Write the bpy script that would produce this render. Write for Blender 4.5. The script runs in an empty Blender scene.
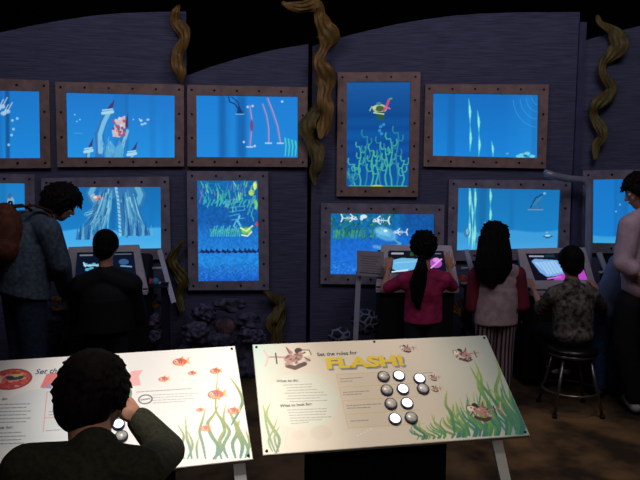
import bpy, bmesh, math, random
import numpy as np
from mathutils import Vector, Matrix
random.seed(7); np.random.seed(7)
C = bpy.context.scene.collection
V = Vector
R = math.radians

# ------------------------------------------------------------------ camera
F = 635.0; PITCH = R(4.9); ROLL = R(0.6)
CAMP = V((0, 0, 1.6))
_r = V((1, 0, 0)); FW = V((0, math.cos(PITCH), -math.sin(PITCH))); _u = _r.cross(FW)
RT = _r*math.cos(ROLL) + _u*math.sin(ROLL); UP = -_r*math.sin(ROLL) + _u*math.cos(ROLL)
cd = bpy.data.cameras.new('camera'); cam = bpy.data.objects.new('camera', cd); C.objects.link(cam)
cd.sensor_width = 36; cd.lens = F/640*36; cd.clip_start = 0.05
M = Matrix.Identity(4)
for i in range(3):
    M[i][0] = RT[i]; M[i][1] = UP[i]; M[i][2] = -FW[i]; M[i][3] = CAMP[i]
cam.matrix_world = M
bpy.context.scene.camera = cam

def ray(px, py):
    return FW + RT*((px-320)/F) + UP*((240-py)/F)
def Q(px, py, Y):                       # the point seen at a pixel at distance Y in front of the viewer
    d = ray(px, py); return CAMP + d*(Y/d.y)
def hitpl(px, py, P0, N):
    d = ray(px, py); return CAMP + d*((P0-CAMP).dot(N)/d.dot(N))

# ------------------------------------------------------------------ materials
def lin(c):
    c = c/255.0
    return c/12.92 if c <= 0.04045 else ((c+0.055)/1.055)**2.4
def L3(c): return (lin(c[0]), lin(c[1]), lin(c[2]), 1)
_mats = {}
def mat(name, col, rough=0.7, metal=0.0, var=0.0, scale=8.0, col2=None, bump=0.0, stretch=(1,1,1), emit=None, es=0.0, spec=0.3, kind='noise'):
    if name in _mats: return _mats[name]
    m = bpy.data.materials.new(name); m.use_nodes = True; _mats[name] = m
    nt = m.node_tree; b = nt.nodes['Principled BSDF']
    b.inputs['Roughness'].default_value = rough; b.inputs['Metallic'].default_value = metal
    b.inputs['Specular IOR Level'].default_value = spec
    tc = nt.nodes.new('ShaderNodeTexCoord'); mp = nt.nodes.new('ShaderNodeMapping')
    nt.links.new(tc.outputs['Object'], mp.inputs['Vector']); mp.inputs['Scale'].default_value = stretch
    if kind == 'voronoi':
        n = nt.nodes.new('ShaderNodeTexVoronoi'); n.feature = 'DISTANCE_TO_EDGE'; n.inputs['Scale'].default_value = scale; fac = n.outputs['Distance']
    elif kind == 'wave':
        n = nt.nodes.new('ShaderNodeTexWave'); n.inputs['Scale'].default_value = scale; n.inputs['Distortion'].default_value = 3; fac = n.outputs['Fac']
    else:
        n = nt.nodes.new('ShaderNodeTexNoise'); n.inputs['Scale'].default_value = scale; n.inputs['Detail'].default_value = 6; fac = n.outputs['Fac']
    nt.links.new(mp.outputs['Vector'], n.inputs['Vector'])
    r = nt.nodes.new('ShaderNodeValToRGB')
    c1 = L3(col)
    if col2 is None:
        k = 1-var; col2l = (c1[0]*k, c1[1]*k, c1[2]*k, 1)
    else: col2l = L3(col2)
    if kind == 'voronoi': r.color_ramp.elements[0].position = 0.03; r.color_ramp.elements[1].position = 0.16
    else: r.color_ramp.elements[0].position = 0.36; r.color_ramp.elements[1].position = 0.64
    r.color_ramp.elements[0].color = col2l; r.color_ramp.elements[1].color = c1
    nt.links.new(fac, r.inputs['Fac']); nt.links.new(r.outputs['Color'], b.inputs['Base Color'])
    if bump:
        bp = nt.nodes.new('ShaderNodeBump'); bp.inputs['Strength'].default_value = bump; bp.inputs['Distance'].default_value = 0.02
        nt.links.new(fac, bp.inputs['Height']); nt.links.new(bp.outputs['Normal'], b.inputs['Normal'])
    if emit:
        b.inputs['Emission Color'].default_value = L3(emit); b.inputs['Emission Strength'].default_value = es
    return m
def paintmat(name, emission, strength=1.0, rough=0.35):
    m = bpy.data.materials.new(name); m.use_nodes = True; nt = m.node_tree; b = nt.nodes['Principled BSDF']
    a = nt.nodes.new('ShaderNodeVertexColor'); a.layer_name = 'picture'
    if emission:
        b.inputs['Base Color'].default_value = (0.005, 0.005, 0.006, 1)
        nt.links.new(a.outputs['Color'], b.inputs['Emission Color']); b.inputs['Emission Strength'].default_value = strength
        b.inputs['Roughness'].default_value = 0.5; b.inputs['Specular IOR Level'].default_value = 0.05
    else:
        nt.links.new(a.outputs['Color'], b.inputs['Base Color']); b.inputs['Roughness'].default_value = rough
        b.inputs['Specular IOR Level'].default_value = 0.35
    return m
MSCREEN = paintmat('lit_display', True, .93); MPRINT = paintmat('printed_laminate', False)

# ------------------------------------------------------------------ objects
def thing(name, label, cat, loc=(0,0,0), group=None):
    o = bpy.data.objects.new(name, None); C.objects.link(o); o.empty_display_size = 0.1
    o.location = loc; o['label'] = label; o['category'] = cat
    if group: o['group'] = group
    return o
def wloc(o):
    v = V((0,0,0))
    while o: v += V(o.location); o = o.parent
    return v
def link(name, me, m, parent=None, smooth=False, label=None):
    """mesh vertices come in world coordinates; the object gets its parent's origin (or its own centre foot)"""
    co = np.empty(len(me.vertices)*3, dtype=np.float32); me.vertices.foreach_get('co', co); co = co.reshape(-1, 3)
    if parent: off = np.array(wloc(parent))
    else: off = np.array([co[:,0].mean(), co[:,1].mean(), co[:,2].min()])
    me.vertices.foreach_set('co', (co-off).astype(np.float32).ravel())
    o = bpy.data.objects.new(name, me); C.objects.link(o)
    if parent: o.parent = parent
    else: o.location = off
    if m: me.materials.append(m)
    if smooth:
        me.polygons.foreach_set('use_smooth', [True]*len(me.polygons))
    if label: o['label'] = label
    me.update(); return o
def obj(name, bm, m, parent=None, smooth=False, label=None):
    bmesh.ops.recalc_face_normals(bm, faces=bm.faces)
    me = bpy.data.meshes.new(name); bm.to_mesh(me); bm.free()
    return link(name, me, m, parent, smooth, label)
def tag(o, label, cat, group=None):
    o['label'] = label; o['category'] = cat
    if group: o['group'] = group
    return o
def struct(o): o['kind'] = 'structure'; return o
def BM(): return bmesh.new()

def prism(bm, pts, d):                  # closed prism of a polygon pushed by d
    a = [bm.verts.new(p) for p in pts]; b = [bm.verts.new(V(p)+V(d)) for p in pts]
    bm.faces.new(a); bm.faces.new(b[::-1])
    n = len(pts)
    for i in range(n): bm.faces.new([a[i], a[(i+1) % n], b[(i+1) % n], b[i]])
def box(bm, lo, hi):
    x0,y0,z0 = lo; x1,y1,z1 = hi
    prism(bm, [V((x0,y0,z0)),V((x1,y0,z0)),V((x1,y1,z0)),V((x0,y1,z0))], V((0,0,z1-z0)))
def basis(d):
    d = V(d).normalized(); a = V((0,0,1)) if abs(d.z) < .9 else V((1,0,0))
    s = d.cross(a).normalized(); return s, s.cross(d).normalized()
def rings(bm, pts, rads, n=12, flat=None, caps=True):   # swept tube through points
    R_ = []; N = len(pts)
    prev = None
    for i, p in enumerate(pts):
        d = (V(pts[min(i+1, N-1)])-V(pts[max(i-1, 0)])).normalized()
        if prev is None: s, t = basis(d)
        else:
            s = (prev - d*prev.dot(d)).normalized(); t = s.cross(d)
        prev = s
        r = rads[i] if hasattr(rads, '__len__') else rads
        R_.append([bm.verts.new(V(p)+s*(r*math.cos(2*math.pi*k/n))+t*(r*(flat or 1)*math.sin(2*math.pi*k/n))) for k in range(n)])
    for i in range(N-1):
        for k in range(n):
            bm.faces.new([R_[i][k], R_[i][(k+1)%n], R_[i+1][(k+1)%n], R_[i+1][k]])
    if caps: bm.faces.new(R_[0][::-1]); bm.faces.new(R_[-1])
def ell(bm, c, rad, f=None, u=None, seg=16):            # ellipsoid; rad along (side, forward, up)
    f = V(f or (0,1,0)).normalized(); u = V(u or (0,0,1)); s = f.cross(u).normalized(); u = s.cross(f).normalized()
    m = Matrix.Identity(4)
    for i in range(3):
        m[i][0] = s[i]*rad[0]; m[i][1] = f[i]*rad[1]; m[i][2] = u[i]*rad[2]; m[i][3] = c[i]
    bmesh.ops.create_uvsphere(bm, u_segments=seg, v_segments=seg//2+2, radius=1, matrix=m)
def cap(bm, a, b, ra, rb, n=12):                         # tapered capsule
    a = V(a); b = V(b)
    if (b-a).length < 1e-4: b = a+V((0,0,1e-3))
    d = (b-a).normalized(); pts = []; rr = []
    for k in range(0, 5):
        t = k/5*math.pi/2; pts.append(a-d*ra*math.cos(t)*1.0); rr.append(max(ra*math.sin(t), ra*.05))
    pts.append(a); rr.append(ra); pts.append(b); rr.append(rb)
    for k in range(1, 6):
        t = k/5*math.pi/2; pts.append(b+d*rb*math.sin(t)); rr.append(max(rb*math.cos(t), rb*.05))
    rings(bm, pts, rr, n)
def fuse(o, vox, smooth=4, fac=.5):                      # melt overlapping shells into one continuous surface
    m = o.modifiers.new('fuse', 'REMESH'); m.mode = 'VOXEL'; m.voxel_size = vox; m.use_smooth_shade = True
    s = o.modifiers.new('smooth', 'SMOOTH'); s.iterations = smooth; s.factor = fac
    return o

# ------------------------------------------------------------------ picture painter (vertex colours on a fine grid)
class Cv:
    def __init__(s, x0, y0, x1, y1, res, col):
        s.x0, s.y0, s.x1, s.y1 = x0, y0, x1, y1
        s.nx = int((x1-x0)*res)+1; s.ny = int((y1-y0)*res)+1; s.px = (x1-x0)/(s.nx-1)
        s.X, s.Y = np.meshgrid(np.linspace(x0, x1, s.nx), np.linspace(y0, y1, s.ny))
        s.c = np.zeros((s.ny, s.nx, 3)); s.c[:] = col
    def mix(s, a, col): s.c = s.c*(1-a[..., None]) + np.array(col)*a[..., None]
    def grad(s, cols, ys=None):
        ys = ys or np.linspace(s.y0, s.y1, len(cols))
        for k in range(3): s.c[..., k] = np.interp(s.Y, ys, [c[k] for c in cols])
    def rect(s, x0, y0, x1, y1, col, a=1, soft=None):
        f = soft or s.px
        m = np.clip((s.X-x0)/f+.5,0,1)*np.clip((x1-s.X)/f+.5,0,1)*np.clip((s.Y-y0)/f+.5,0,1)*np.clip((y1-s.Y)/f+.5,0,1)
        s.mix(m*a, col)
    def ell(s, cx, cy, rx, ry, col, a=1, soft=None, rot=0):
        ca, sa = math.cos(rot), math.sin(rot)
        dx = (s.X-cx)*ca+(s.Y-cy)*sa; dy = -(s.X-cx)*sa+(s.Y-cy)*ca
        d = (1-np.sqrt((dx/rx)**2+(dy/ry)**2))*min(rx, ry)
        s.mix(np.clip(d/(soft or s.px)+.5, 0, 1)*a, col)
    def line(s, pts, w, col, a=1, w1=None, soft=None):
        n = len(pts)-1; acc = np.zeros_like(s.X); w1 = w if w1 is None else w1
        for i in range(n):
            (ax, ay), (bx, by) = pts[i], pts[i+1]
            dx, dy = bx-ax, by-ay; q = dx*dx+dy*dy+1e-9
            t = np.clip(((s.X-ax)*dx+(s.Y-ay)*dy)/q, 0, 1)
            d = np.hypot(s.X-ax-t*dx, s.Y-ay-t*dy)
            ww = (w+(w1-w)*((i+t)/n))/2
            acc = np.maximum(acc, np.clip((ww-d)/(soft or s.px)+.5, 0, 1))
        s.mix(acc*a, col)
    def poly(s, pts, col, a=1):
        ins = np.zeros(s.X.shape, bool); n = len(pts)
        for i in range(n):
            (ax, ay), (bx, by) = pts[i], pts[(i+1) % n]
            if ay == by: continue
            c = ((ay > s.Y) != (by > s.Y)) & (s.X < (bx-ax)*(s.Y-ay)/(by-ay)+ax); ins ^= c
        s.mix(ins*float(a), col)
    def noise(s, amt, cell=6, rng=1, asp=1):
        r = np.random.RandomState(rng); gx = max(2, int((s.x1-s.x0)/cell)); gy = max(2, int((s.y1-s.y0)/cell/asp))
        g = r.rand(gy+2, gx+2)-.5
        u = (s.X-s.x0)/(s.x1-s.x0)*gx; v = (s.Y-s.y0)/(s.y1-s.y0)*gy
        i = u.astype(int); j = v.astype(int); fu = u-i; fv = v-j
        fu = fu*fu*(3-2*fu); fv = fv*fv*(3-2*fv)
        n = (g[j,i]*(1-fu)+g[j,i+1]*fu)*(1-fv)+(g[j+1,i]*(1-fu)+g[j+1,i+1]*fu)*fv
        s.c = np.clip(s.c*(1+n[..., None]*amt), 0, 255)
    def mesh(s, TL, TR, BR, BL):
        u = ((s.X-s.x0)/(s.x1-s.x0))[..., None]; v = ((s.Y-s.y0)/(s.y1-s.y0))[..., None]
        TL, TR, BR, BL = [np.array(q) for q in (TL, TR, BR, BL)]
        P = (TL*(1-u)+TR*u)*(1-v)+(BL*(1-u)+BR*u)*v
        nx, ny = s.nx, s.ny; N = nx*ny
        idx = np.arange(N).reshape(ny, nx)
        f = np.stack([idx[1:,:-1], idx[1:,1:], idx[:-1,1:], idx[:-1,:-1]], -1).reshape(-1, 4)
        me = bpy.data.meshes.new('picture'); me.vertices.add(N); me.vertices.foreach_set('co', P.astype(np.float32).ravel())
        me.loops.add(f.size); me.loops.foreach_set('vertex_index', f.astype(np.int32).ravel())
        me.polygons.add(len(f)); me.polygons.foreach_set('loop_start', np.arange(0, f.size, 4, dtype=np.int32))
        me.update(calc_edges=True)
        at = me.color_attributes.new('picture', 'FLOAT_COLOR', 'POINT')
        c = np.clip(s.c, 0, 255)/255; c = np.where(c <= .04045, c/12.92, ((c+.055)/1.055)**2.4)
        at.data.foreach_set('color', np.concatenate([c, np.ones((ny,nx,1))], -1).astype(np.float32).ravel())
        return me
# ------------------------------------------------------------------ the setting
MBLACK = mat('matt_black', (6,6,8), .95, var=.4, spec=.05)
MWALL = mat('stained_panel_boards', (86,86,112), .75, scale=5, col2=(66,66,90), stretch=(1,1,22), bump=.12, spec=.2)
def planexy(a, b):
    a = V((a[0],a[1],0)); b = V((b[0],b[1],0)); d = (b-a).normalized(); n = V((d.y,-d.x,0))
    if n.y > 0: n = -n
    return (a, n, d)
XS = Q(310,240,5.6).x; XE = Q(580,240,5.53).x
PL = planexy((XS,5.6),(-2.8,5.6-.17*(XS+2.8)))
PC = planexy((XS,5.6),(XE,5.53))
PR = planexy((XE,5.53),(4.6,5.53-.1*(4.6-XE)))
def on(pl, px, py, off=0.0): return hitpl(px, py, pl[0]+pl[1]*off, pl[1])
def wallpanel(name, pl, toppts, xl=None, xr=None, off=0.0, label=None):
    top = [on(pl, x, y, off) for x, y in toppts]
    def atx(x, z):
        t = (x-pl[0].x)/pl[2].x; p = pl[0]+pl[2]*t+pl[1]*off; p.z = z; return p
    if xl is not None: top = [atx(xl, top[0].z)]+top
    if xr is not None: top = top+[atx(xr, top[-1].z)]
    a = top[0].copy(); a.z = 0; b = top[-1].copy(); b.z = 0
    bm = BM(); prism(bm, [a]+top+[b], -pl[1]*.06)
    return struct(obj(name, bm, MWALL))
wallpanel('wall_left', PL, [(-60,45),(0,32.5),(30,26),(60,20.5),(90,16),(115,13.5),(150,12),(186,11.5)], xl=-4.3, off=0.0)
wallpanel('wall_center_left', PL, [(186.3,76),(210,67),(240,58),(275,49.5),(308.5,44)], off=-0.012)
wallpanel('wall_center_right', PC, [(312.5,46),(335,39),(360,32.5),(390,25.5),(420,20),(450,16),(480,13.5),(520,12.3),(580,12)])
wallpanel('wall_right', PR, [(580.6,42),(600,36),(620,30.5),(640,26),(680,19)], xr=4.6)
# dark joint behind the slit, backdrop, ceiling, floor, side walls of the dark hall
bm = BM(); box(bm, (-5.2,7.6,0),(5.6,7.7,4.4)); struct(obj('wall_back', bm, MBLACK))
bm = BM(); box(bm, (-5.3,-2.5,0),(-5.2,7.7,4.4)); struct(obj('wall_far_left', bm, MBLACK))
bm = BM(); box(bm, (5.6,-2.5,0),(5.7,7.7,4.4)); struct(obj('wall_far_right', bm, MBLACK))
bm = BM(); box(bm, (-5.3,-2.6,0),(5.7,-2.5,4.4)); struct(obj('wall_front', bm, MBLACK))
bm = BM(); box(bm, (-5.3,-2.5,4.4),(5.7,7.7,4.5)); struct(obj('ceiling', bm, MBLACK))
MFLOOR = mat('mottled_carpet', (112,88,62), .95, scale=3.2, col2=(46,38,32), bump=.3, spec=.1)
bm = BM(); box(bm, (-5.3,-2.5,-.1),(5.7,7.7,0)); struct(obj('floor', bm, MFLOOR))
# a joint strip standing at the meeting of centre and right wall
MTRIM = mat('trim_blue_grey', (64,66,100), .6, var=.3)
bm = BM()
a = on(PC,573.5,175,.03); b = on(PC,580,175,.03)
a.z = 0; b.z = 0
prism(bm, [a, b, V((b.x,b.y,3.0)), V((a.x,a.y,3.0))], V((0,.03,0)))
struct(obj('trim_1', bm, MTRIM))
bm = BM()
a = on(PC,309.2,240,-.03); b = on(PC,312.8,240,-.03); a.z=0; b.z=0
prism(bm, [a,b,V((b.x,b.y,2.75)),V((a.x,a.y,2.75))], V((0,.03,0))); struct(obj('trim_2', bm, MBLACK))

# ------------------------------------------------------------------ pictures on the video screens
def water(cv, top, bot, stripes=6, rng=1):
    cv.grad([top, bot])
    r = np.random.RandomState(rng); w = cv.x1-cv.x0
    for k in range(stripes):
        x = cv.x0+w*r.rand(); ww = 2+r.rand()*6
        cv.rect(x, cv.y0-5, x+ww, cv.y1+5, np.array(top)*r.uniform(.72,1.08), .35, soft=3)
def sand(cv, y, col=(50,140,225), col2=(70,165,240)):
    m = np.clip((cv.Y-y+1.5*np.sin(cv.X*.09))/2, 0, 1); cv.mix(m, col)
    m2 = np.clip((cv.Y-(y+cv.y1)/2)/10, 0, 1); cv.mix(m2*.6, col2)
def weed(cv, x, y0, y1, w, col, hi=None, n=3, amp=2):
    """twisting vertical blade"""
    seg = (y1-y0)/n
    for k in range(n):
        a = y0+seg*k; b = a+seg; m = (a+b)/2
        cv.line([(x+amp*math.sin(k), a), (x+amp*math.sin(k+.5)+.5, m)], .4, col, .9, w)
        cv.line([(x+amp*math.sin(k+.5)+.5, m), (x+amp*math.sin(k+1), b)], w, col, .9, .4)
        if hi: cv.line([(x+.4+amp*math.sin(k+.4), m-seg*.2), (x+.4+amp*math.sin(k+.6), m+seg*.2)], w*.4, hi, .8)
def bubbles(cv, pts, col=(170,220,250), r=.8):
    for x, y in pts: cv.ell(x, y, r, r, col, .8)
def coraltree(cv, x0, y0, x1, y1, n, col, rng=2, w=1.2, col2=None, up=True, curl=False):
    r = np.random.RandomState(rng)
    for k in range(n):
        x = x0+(x1-x0)*(k+.5)/n; y = y1; h = (y1-y0)*r.uniform(.45,1)
        s = r.uniform(-.12,.12); pts = [(x, y)]
        m = 6
        for j in range(m):
            x += s*h/m*3+r.uniform(-1,1)*.6; y -= h/m; pts.append((x, y))
            if j > 0:
                d = r.choice([-1,1]); l = h/m*1.5
                cv.line([(x,y),(x+d*l*.6,y-l*.5),(x+d*l*.7,y-l*1.3)], w*.8, col2 if (col2 and r.rand()<.5) else col, .85)
        cv.line(pts, w, col, .95)
def fishp(cv, x, y, s, d, body, fin, eye=(20,20,30)):
    cv.poly([(x-d*s*.7,y),(x-d*s*1.5,y-s*.6),(x-d*s*1.3,y),(x-d*s*1.5,y+s*.6)], fin)
    cv.ell(x, y, s, s*.6, body)
    cv.poly([(x-s*.4,y-s*.4),(x+s*.3,y-s*.4),(x-d*s*.3,y-s*.95)], fin)
    cv.line([(x-d*s*.1,y-s*.5),(x-d*s*.1,y+s*.5)], s*.22, fin, .8)
    cv.ell(x+d*s*.5, y-s*.15, s*.16, s*.16, (250,250,240)); cv.ell(x+d*s*.55, y-s*.15, s*.08, s*.08, eye)
def bonefish(cv, x, y, s, d):            # white skeletal-looking fish with a long thin tail
    w = (225,240,250)
    cv.line([(x,y),(x+d*s*2.2,y+s*.1)], s*.18, w); cv.line([(x+d*s*2.3,y-s*.75),(x+d*s*1.95,y),(x+d*s*2.3,y+s*.8)], s*.28, w)
    for q in (.6,1.0): cv.line([(x+d*s*q,y-s*.4),(x+d*s*q,y+s*.5)], s*.14, w, .8)
    cv.ell(x-d*s*.3, y, s*.6, s*.4, w, .95); cv.ell(x-d*s*.45, y-s*.1, s*.13, s*.13, (30,50,90))
    cv.line([(x-d*s*.2,y-s*.4),(x+d*s*.3,y-s*.85)], s*.25, w); cv.line([(x-d*s*.2,y+s*.3),(x+d*s*.4,y+s*.8)], s*.25, w)
    cv.line([(x-d*s*.9,y-s*.25),(x-d*s*1.2,y+s*.3),(x-d*s*.7,y+s*.35)], s*.16, w)

def pic1():
    c = Cv(-62,89,40,158,1.8,(0,0,0)); water(c,(28,120,205),(30,138,222),4,3)
    c.rect(4,89,8,158,(22,80,140),.8,soft=2)
    for x,y in ((1,105),(6,110),(2,112),(-3,107)): c.ell(x,y,3,2.2,(185,215,240),.8); c.line([(x,y),(x+5,y-9)],1.2,(190,215,240),.8)
    bubbles(c,[(11,119),(16,117),(10,134),(7,144),(12,128),(-20,120)],r=1.4)
    coraltree(c,-58,120,-30,158,7,(90,200,215),5)
    return c
def pic2():
    c = Cv(65,92,175,158,2,(0,0,0)); water(c,(32,122,208),(36,148,230),5,8)
    B=(120,195,235); D=(62,118,185); T=(70,60,110)
    def tower(pts,w,top=None,sp=None):
        c.line(pts,w,D); c.line([(x+w*.12,y) for x,y in pts],w*.6,B)
        if top:
            x,y=pts[0]; c.line([(x-top,y),(x+top,y-1.5)],3.2,(170,220,240)); c.line([(x-top,y-3),(x+top,y-4.2)],1.4,(190,230,245),.9)
            c.poly([(x-top*.2,y-4),(x+top*1.1,y-6),(x+top*.9+sp,y-15)],T)
    c.line([(97,158),(99,146),(97,134)],9,(44,110,185),.8)
    tower([(106,112),(101,122),(97,134),(97,152)],7.5,5,3)
    tower([(86,152),(85,160)],4.5,3.6,2)
    tower([(130,155),(129,160)],5,4,3)
    tower([(125,130),(120,146),(116,160)],6,None)
    tower([(109,145),(112,160)],5,None)
    c.poly([(103,158),(104,146),(108,140),(114,148),(118,140),(122,150),(121,158)],(88,172,222))
    for k in range(40):
        x=97+random.random()*28; y=136+random.random()*22; c.line([(x,y),(x+random.uniform(-1,1),y+3+random.random()*5)],1.2,random.choice([(130,205,238),(58,120,190),(90,170,220),(70,140,205)]),.6,.5)
    c.poly([(122,128),(127,126),(127,110)],T); c.poly([(110,130),(116,118),(124,114),(124,128),(118,137),(111,136)],(205,190,205))
    for k in range(26):
        r=random.random; c.ell(111+r()*13,117+r()*18,1+r(),1+r(),random.choice([(225,215,225),(190,80,90),(120,110,160),(230,120,110),(90,90,140)]),.9)
    for p in ((140,119),(144,122),(147,118),(141,123)): c.ell(p[0],p[1],1.7,1.2,(190,220,240),.8)
    c.line([(140,120),(138,117)],.8,(210,230,250)); c.line([(72,133),(80,133)],1,(80,165,215),.8)
    bubbles(c,[(73,114),(75,121),(132,118),(78,119)],r=.8); return c
def pic3():
    c = Cv(196,95,298,158,2,(0,0,0)); water(c,(30,130,218),(34,140,225),4,2)
    c.rect(219,95,225,158,(22,90,160),.6,soft=4); c.rect(236,95,245,158,(22,95,168),.7,soft=5)
    c.line([(228,96),(229,101),(234,103),(237,107),(240,112)],1.1,(18,40,80)); c.line([(231,96),(237,101),(239,107)],.9,(18,40,80))
    c.poly([(236,113),(238,104),(243,113)],(20,60,115)); c.line([(235,113.5),(243,113.5)],1,(120,190,235))
    for pts,w in (([(249,105),(251,120),(250,135),(249,147)],1.7),([(262,103),(266,115),(268,128),(268,143)],1.3),([(267,97),(272,110),(277,125),(280,143)],1.8)):
        c.line(pts,w+1.4,(110,130,205),.45); c.line(pts,w*.9,(150,130,190),.75); c.line([(x+.5,y) for x,y in pts],.5,(225,190,215),.8)
        x,y=pts[-1]; c.line([(x-3,y),(x+3,y)],1.6,(200,225,240),.8)
    c.ell(251,125,1.6,6,(120,60,110),.8); bubbles(c,[(282,100),(247,106),(252,105),(243,142),(254,146)],(230,240,250),1.2)
    for x in (285,288.5,292,295.5): c.line([(x,138+(x%3)*2),(x+1,146),(x,156)],1.9,(70,215,205),.9,1.2)
    return c
def pic4():
    c = Cv(-68,183,24.5,251,1.6,(0,0,0)); water(c,(30,130,205),(32,150,225),3,4); sand(c,213,(70,175,235))
    c.line([(10,213),(8,222),(0,228)],3,(200,220,235),.7); c.ell(9,201,3.5,4.5,(150,190,215),.8); c.ell(8,196,2,3,(90,90,120),.7)
    for k in range(20): c.ell(-60+random.random()*70,222+random.random()*22,1.5,1,(180,230,245),.5)
    return c
def pic5():
    c = Cv(52,187,161,250,2.4,(0,0,0)); water(c,(24,112,185),(30,140,215),5,6); sand(c,229,(70,175,240),(90,190,245))
    D=(52,124,184); B=(100,178,214); H=(150,214,232); K=(34,88,150)
    c.line([(93,186),(89,193),(92,201),(97,205)],8,D); c.line([(93,186),(89.5,193),(93,200)],5,B)
    c.line([(136,186),(141,195),(138,203),(134,206)],9,D); c.line([(136,186),(140,195),(137,203)],5.5,B)
    L=[(74,240),(80,229),(88,221),(94,208),(97,197),(98,187),(118,187),(115,197),(110,200),(106,210),(104,222),(101,234),(99,240),(92,235),(86,240),(82,236)]
    Rr=[(112,187),(134,187),(134,200),(136,211),(141,221),(147,231),(151,236),(143,234),(138,238),(130,233),(126,239),(121,234),(120,222),(118,208),(115,200)]
    c.poly(L,D); c.poly(Rr,D); r=np.random.RandomState(55)
    for k in range(70):
        t=r.rand(); top=(99+12*t,187+r.rand()*14); bot=(77+24*t+r.uniform(-2,2),231+r.rand()*6); m=((top[0]+bot[0])/2+3,(top[1]+bot[1])/2-2)
        q=r.rand()*.6; p0=(top[0]+(m[0]-top[0])*q,top[1]+(m[1]-top[1])*q); c.line([p0,m,(m[0]+(bot[0]-m[0])*r.rand(),m[1]+(bot[1]-m[1])*r.rand())],1.5,[B,H,D,K,B,(80,155,200)][r.randint(6)],.8,.6)
        t=r.rand(); top=(120+13*t,187+r.rand()*14); bot=(122+26*t+r.uniform(-2,2),229+r.rand()*6); m=((top[0]+bot[0])/2-2*t,(top[1]+bot[1])/2)
        q=r.rand()*.6; p0=(top[0]+(m[0]-top[0])*q,top[1]+(m[1]-top[1])*q); c.line([p0,m,(m[0]+(bot[0]-m[0])*r.rand(),m[1]+(bot[1]-m[1])*r.rand())],1.5,[B,H,D,K,D,(80,155,200)][r.randint(6)],.8,.6)
    c.line([(115,188),(117,200),(118,214),(119,236)],2.6,H,.9)
    for k in range(12): c.line([(115.5,190+k*3.8),(120,192+k*3.8)],.8,D)
    for k in range(9): x=76+k*2.8; c.poly([(x-1.6,240),(x+.6,226-(k%3)*2),(x+1.6,240)],[D,K,B][k%3],.9)
    for k in range(11): x=122+k*2.9; c.poly([(x-1.6,237),(x-.4,222-(k%3)*3+k*.6),(x+1.8,237)],[D,B,K][k%3],.9)
    c.ell(96,198,4.5,2.6,(205,150,150),.9); c.ell(94,197,2,1.5,(230,220,225)); c.ell(98,199,1.6,1.2,(200,90,80)); c.line([(90,196),(93,194)],1.2,(220,180,170))
    return c
def pic6():
    c = Cv(197,181,258,281,2.4,(0,0,0)); c.grad([(22,110,180),(22,100,180),(24,95,175),(30,118,205),(38,130,220),(36,140,228),(36,120,210),(26,100,205)],[181,200,222,232,250,262,270,281])
    r=np.random.RandomState(4)
    for k in range(80):
        x=199+58*r.rand()**.8; y=181+r.rand()*(12+22*(x-197)/60); h=4+r.rand()*5
        c.line([(x,y+h),(x+r.uniform(-3,3),y)],1.5,[(60,190,190),(90,205,150),(70,160,200),(120,120,180),(150,215,130),(60,175,170)][r.randint(6)],.85,.6)
    for x0 in range(203,252,4): c.line([(x0,203+((x0*7)%5)),(x0+3,199+((x0*3)%4))],1.4,(70,195,180),.8)
    for y in range(200,222,4): c.line([(236+r.uniform(-9,-3),y),(236+r.uniform(3,9),y-2)],1,(80,190,190),.7)
    for k in range(14):
        x=210+k*2.2; h=3+4*abs(math.sin(k)); c.line([(x,236),(x+.8,236-h),(x+2,236-h*1.5)],1.2,(75,185,190),.9); c.line([(x+1,233),(x-1,229)],1,(80,195,170),.8)
    c.ell(245,231,6.5,5,(45,140,130)); c.ell(246,231,5,3.4,(120,200,110)); c.line([(240,228),(246,231),(252,226)],1.6,(210,235,160)); c.line([(241,235),(247,236),(251,232)],1.3,(235,245,235))
    c.line([(240,226),(237,221),(239,216)],2,(90,190,220)); c.line([(238,231),(233,226),(236,220)],1.6,(90,180,220))
    c.ell(256.5,224,1.3,2,(225,60,50)); c.ell(251,193,2.5,3,(190,230,90)); c.ell(255,186,2,4,(220,240,110)); c.ell(256,205,1.5,5,(120,210,130))
    x=199
    while x<257:
        c.poly([(x,252),(x+1.5,248),(x+1,246+r.rand()*3),(x+3,250),(x+6,251.5),(x+4,253.5)],(25,35,85),.95); x+=4+r.rand()*2.5
    c.line([(198,252),(258,251.5)],1.2,(28,50,110),.7); c.noise(.22,1.6,3); 
    m=(c.Y>262); 
    for k in range(140): c.ell(197+61*r.rand(),263+18*r.rand(),.8,.5,(70,160,240) if r.rand()<.5 else (20,75,180),.6)
    return c
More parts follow.
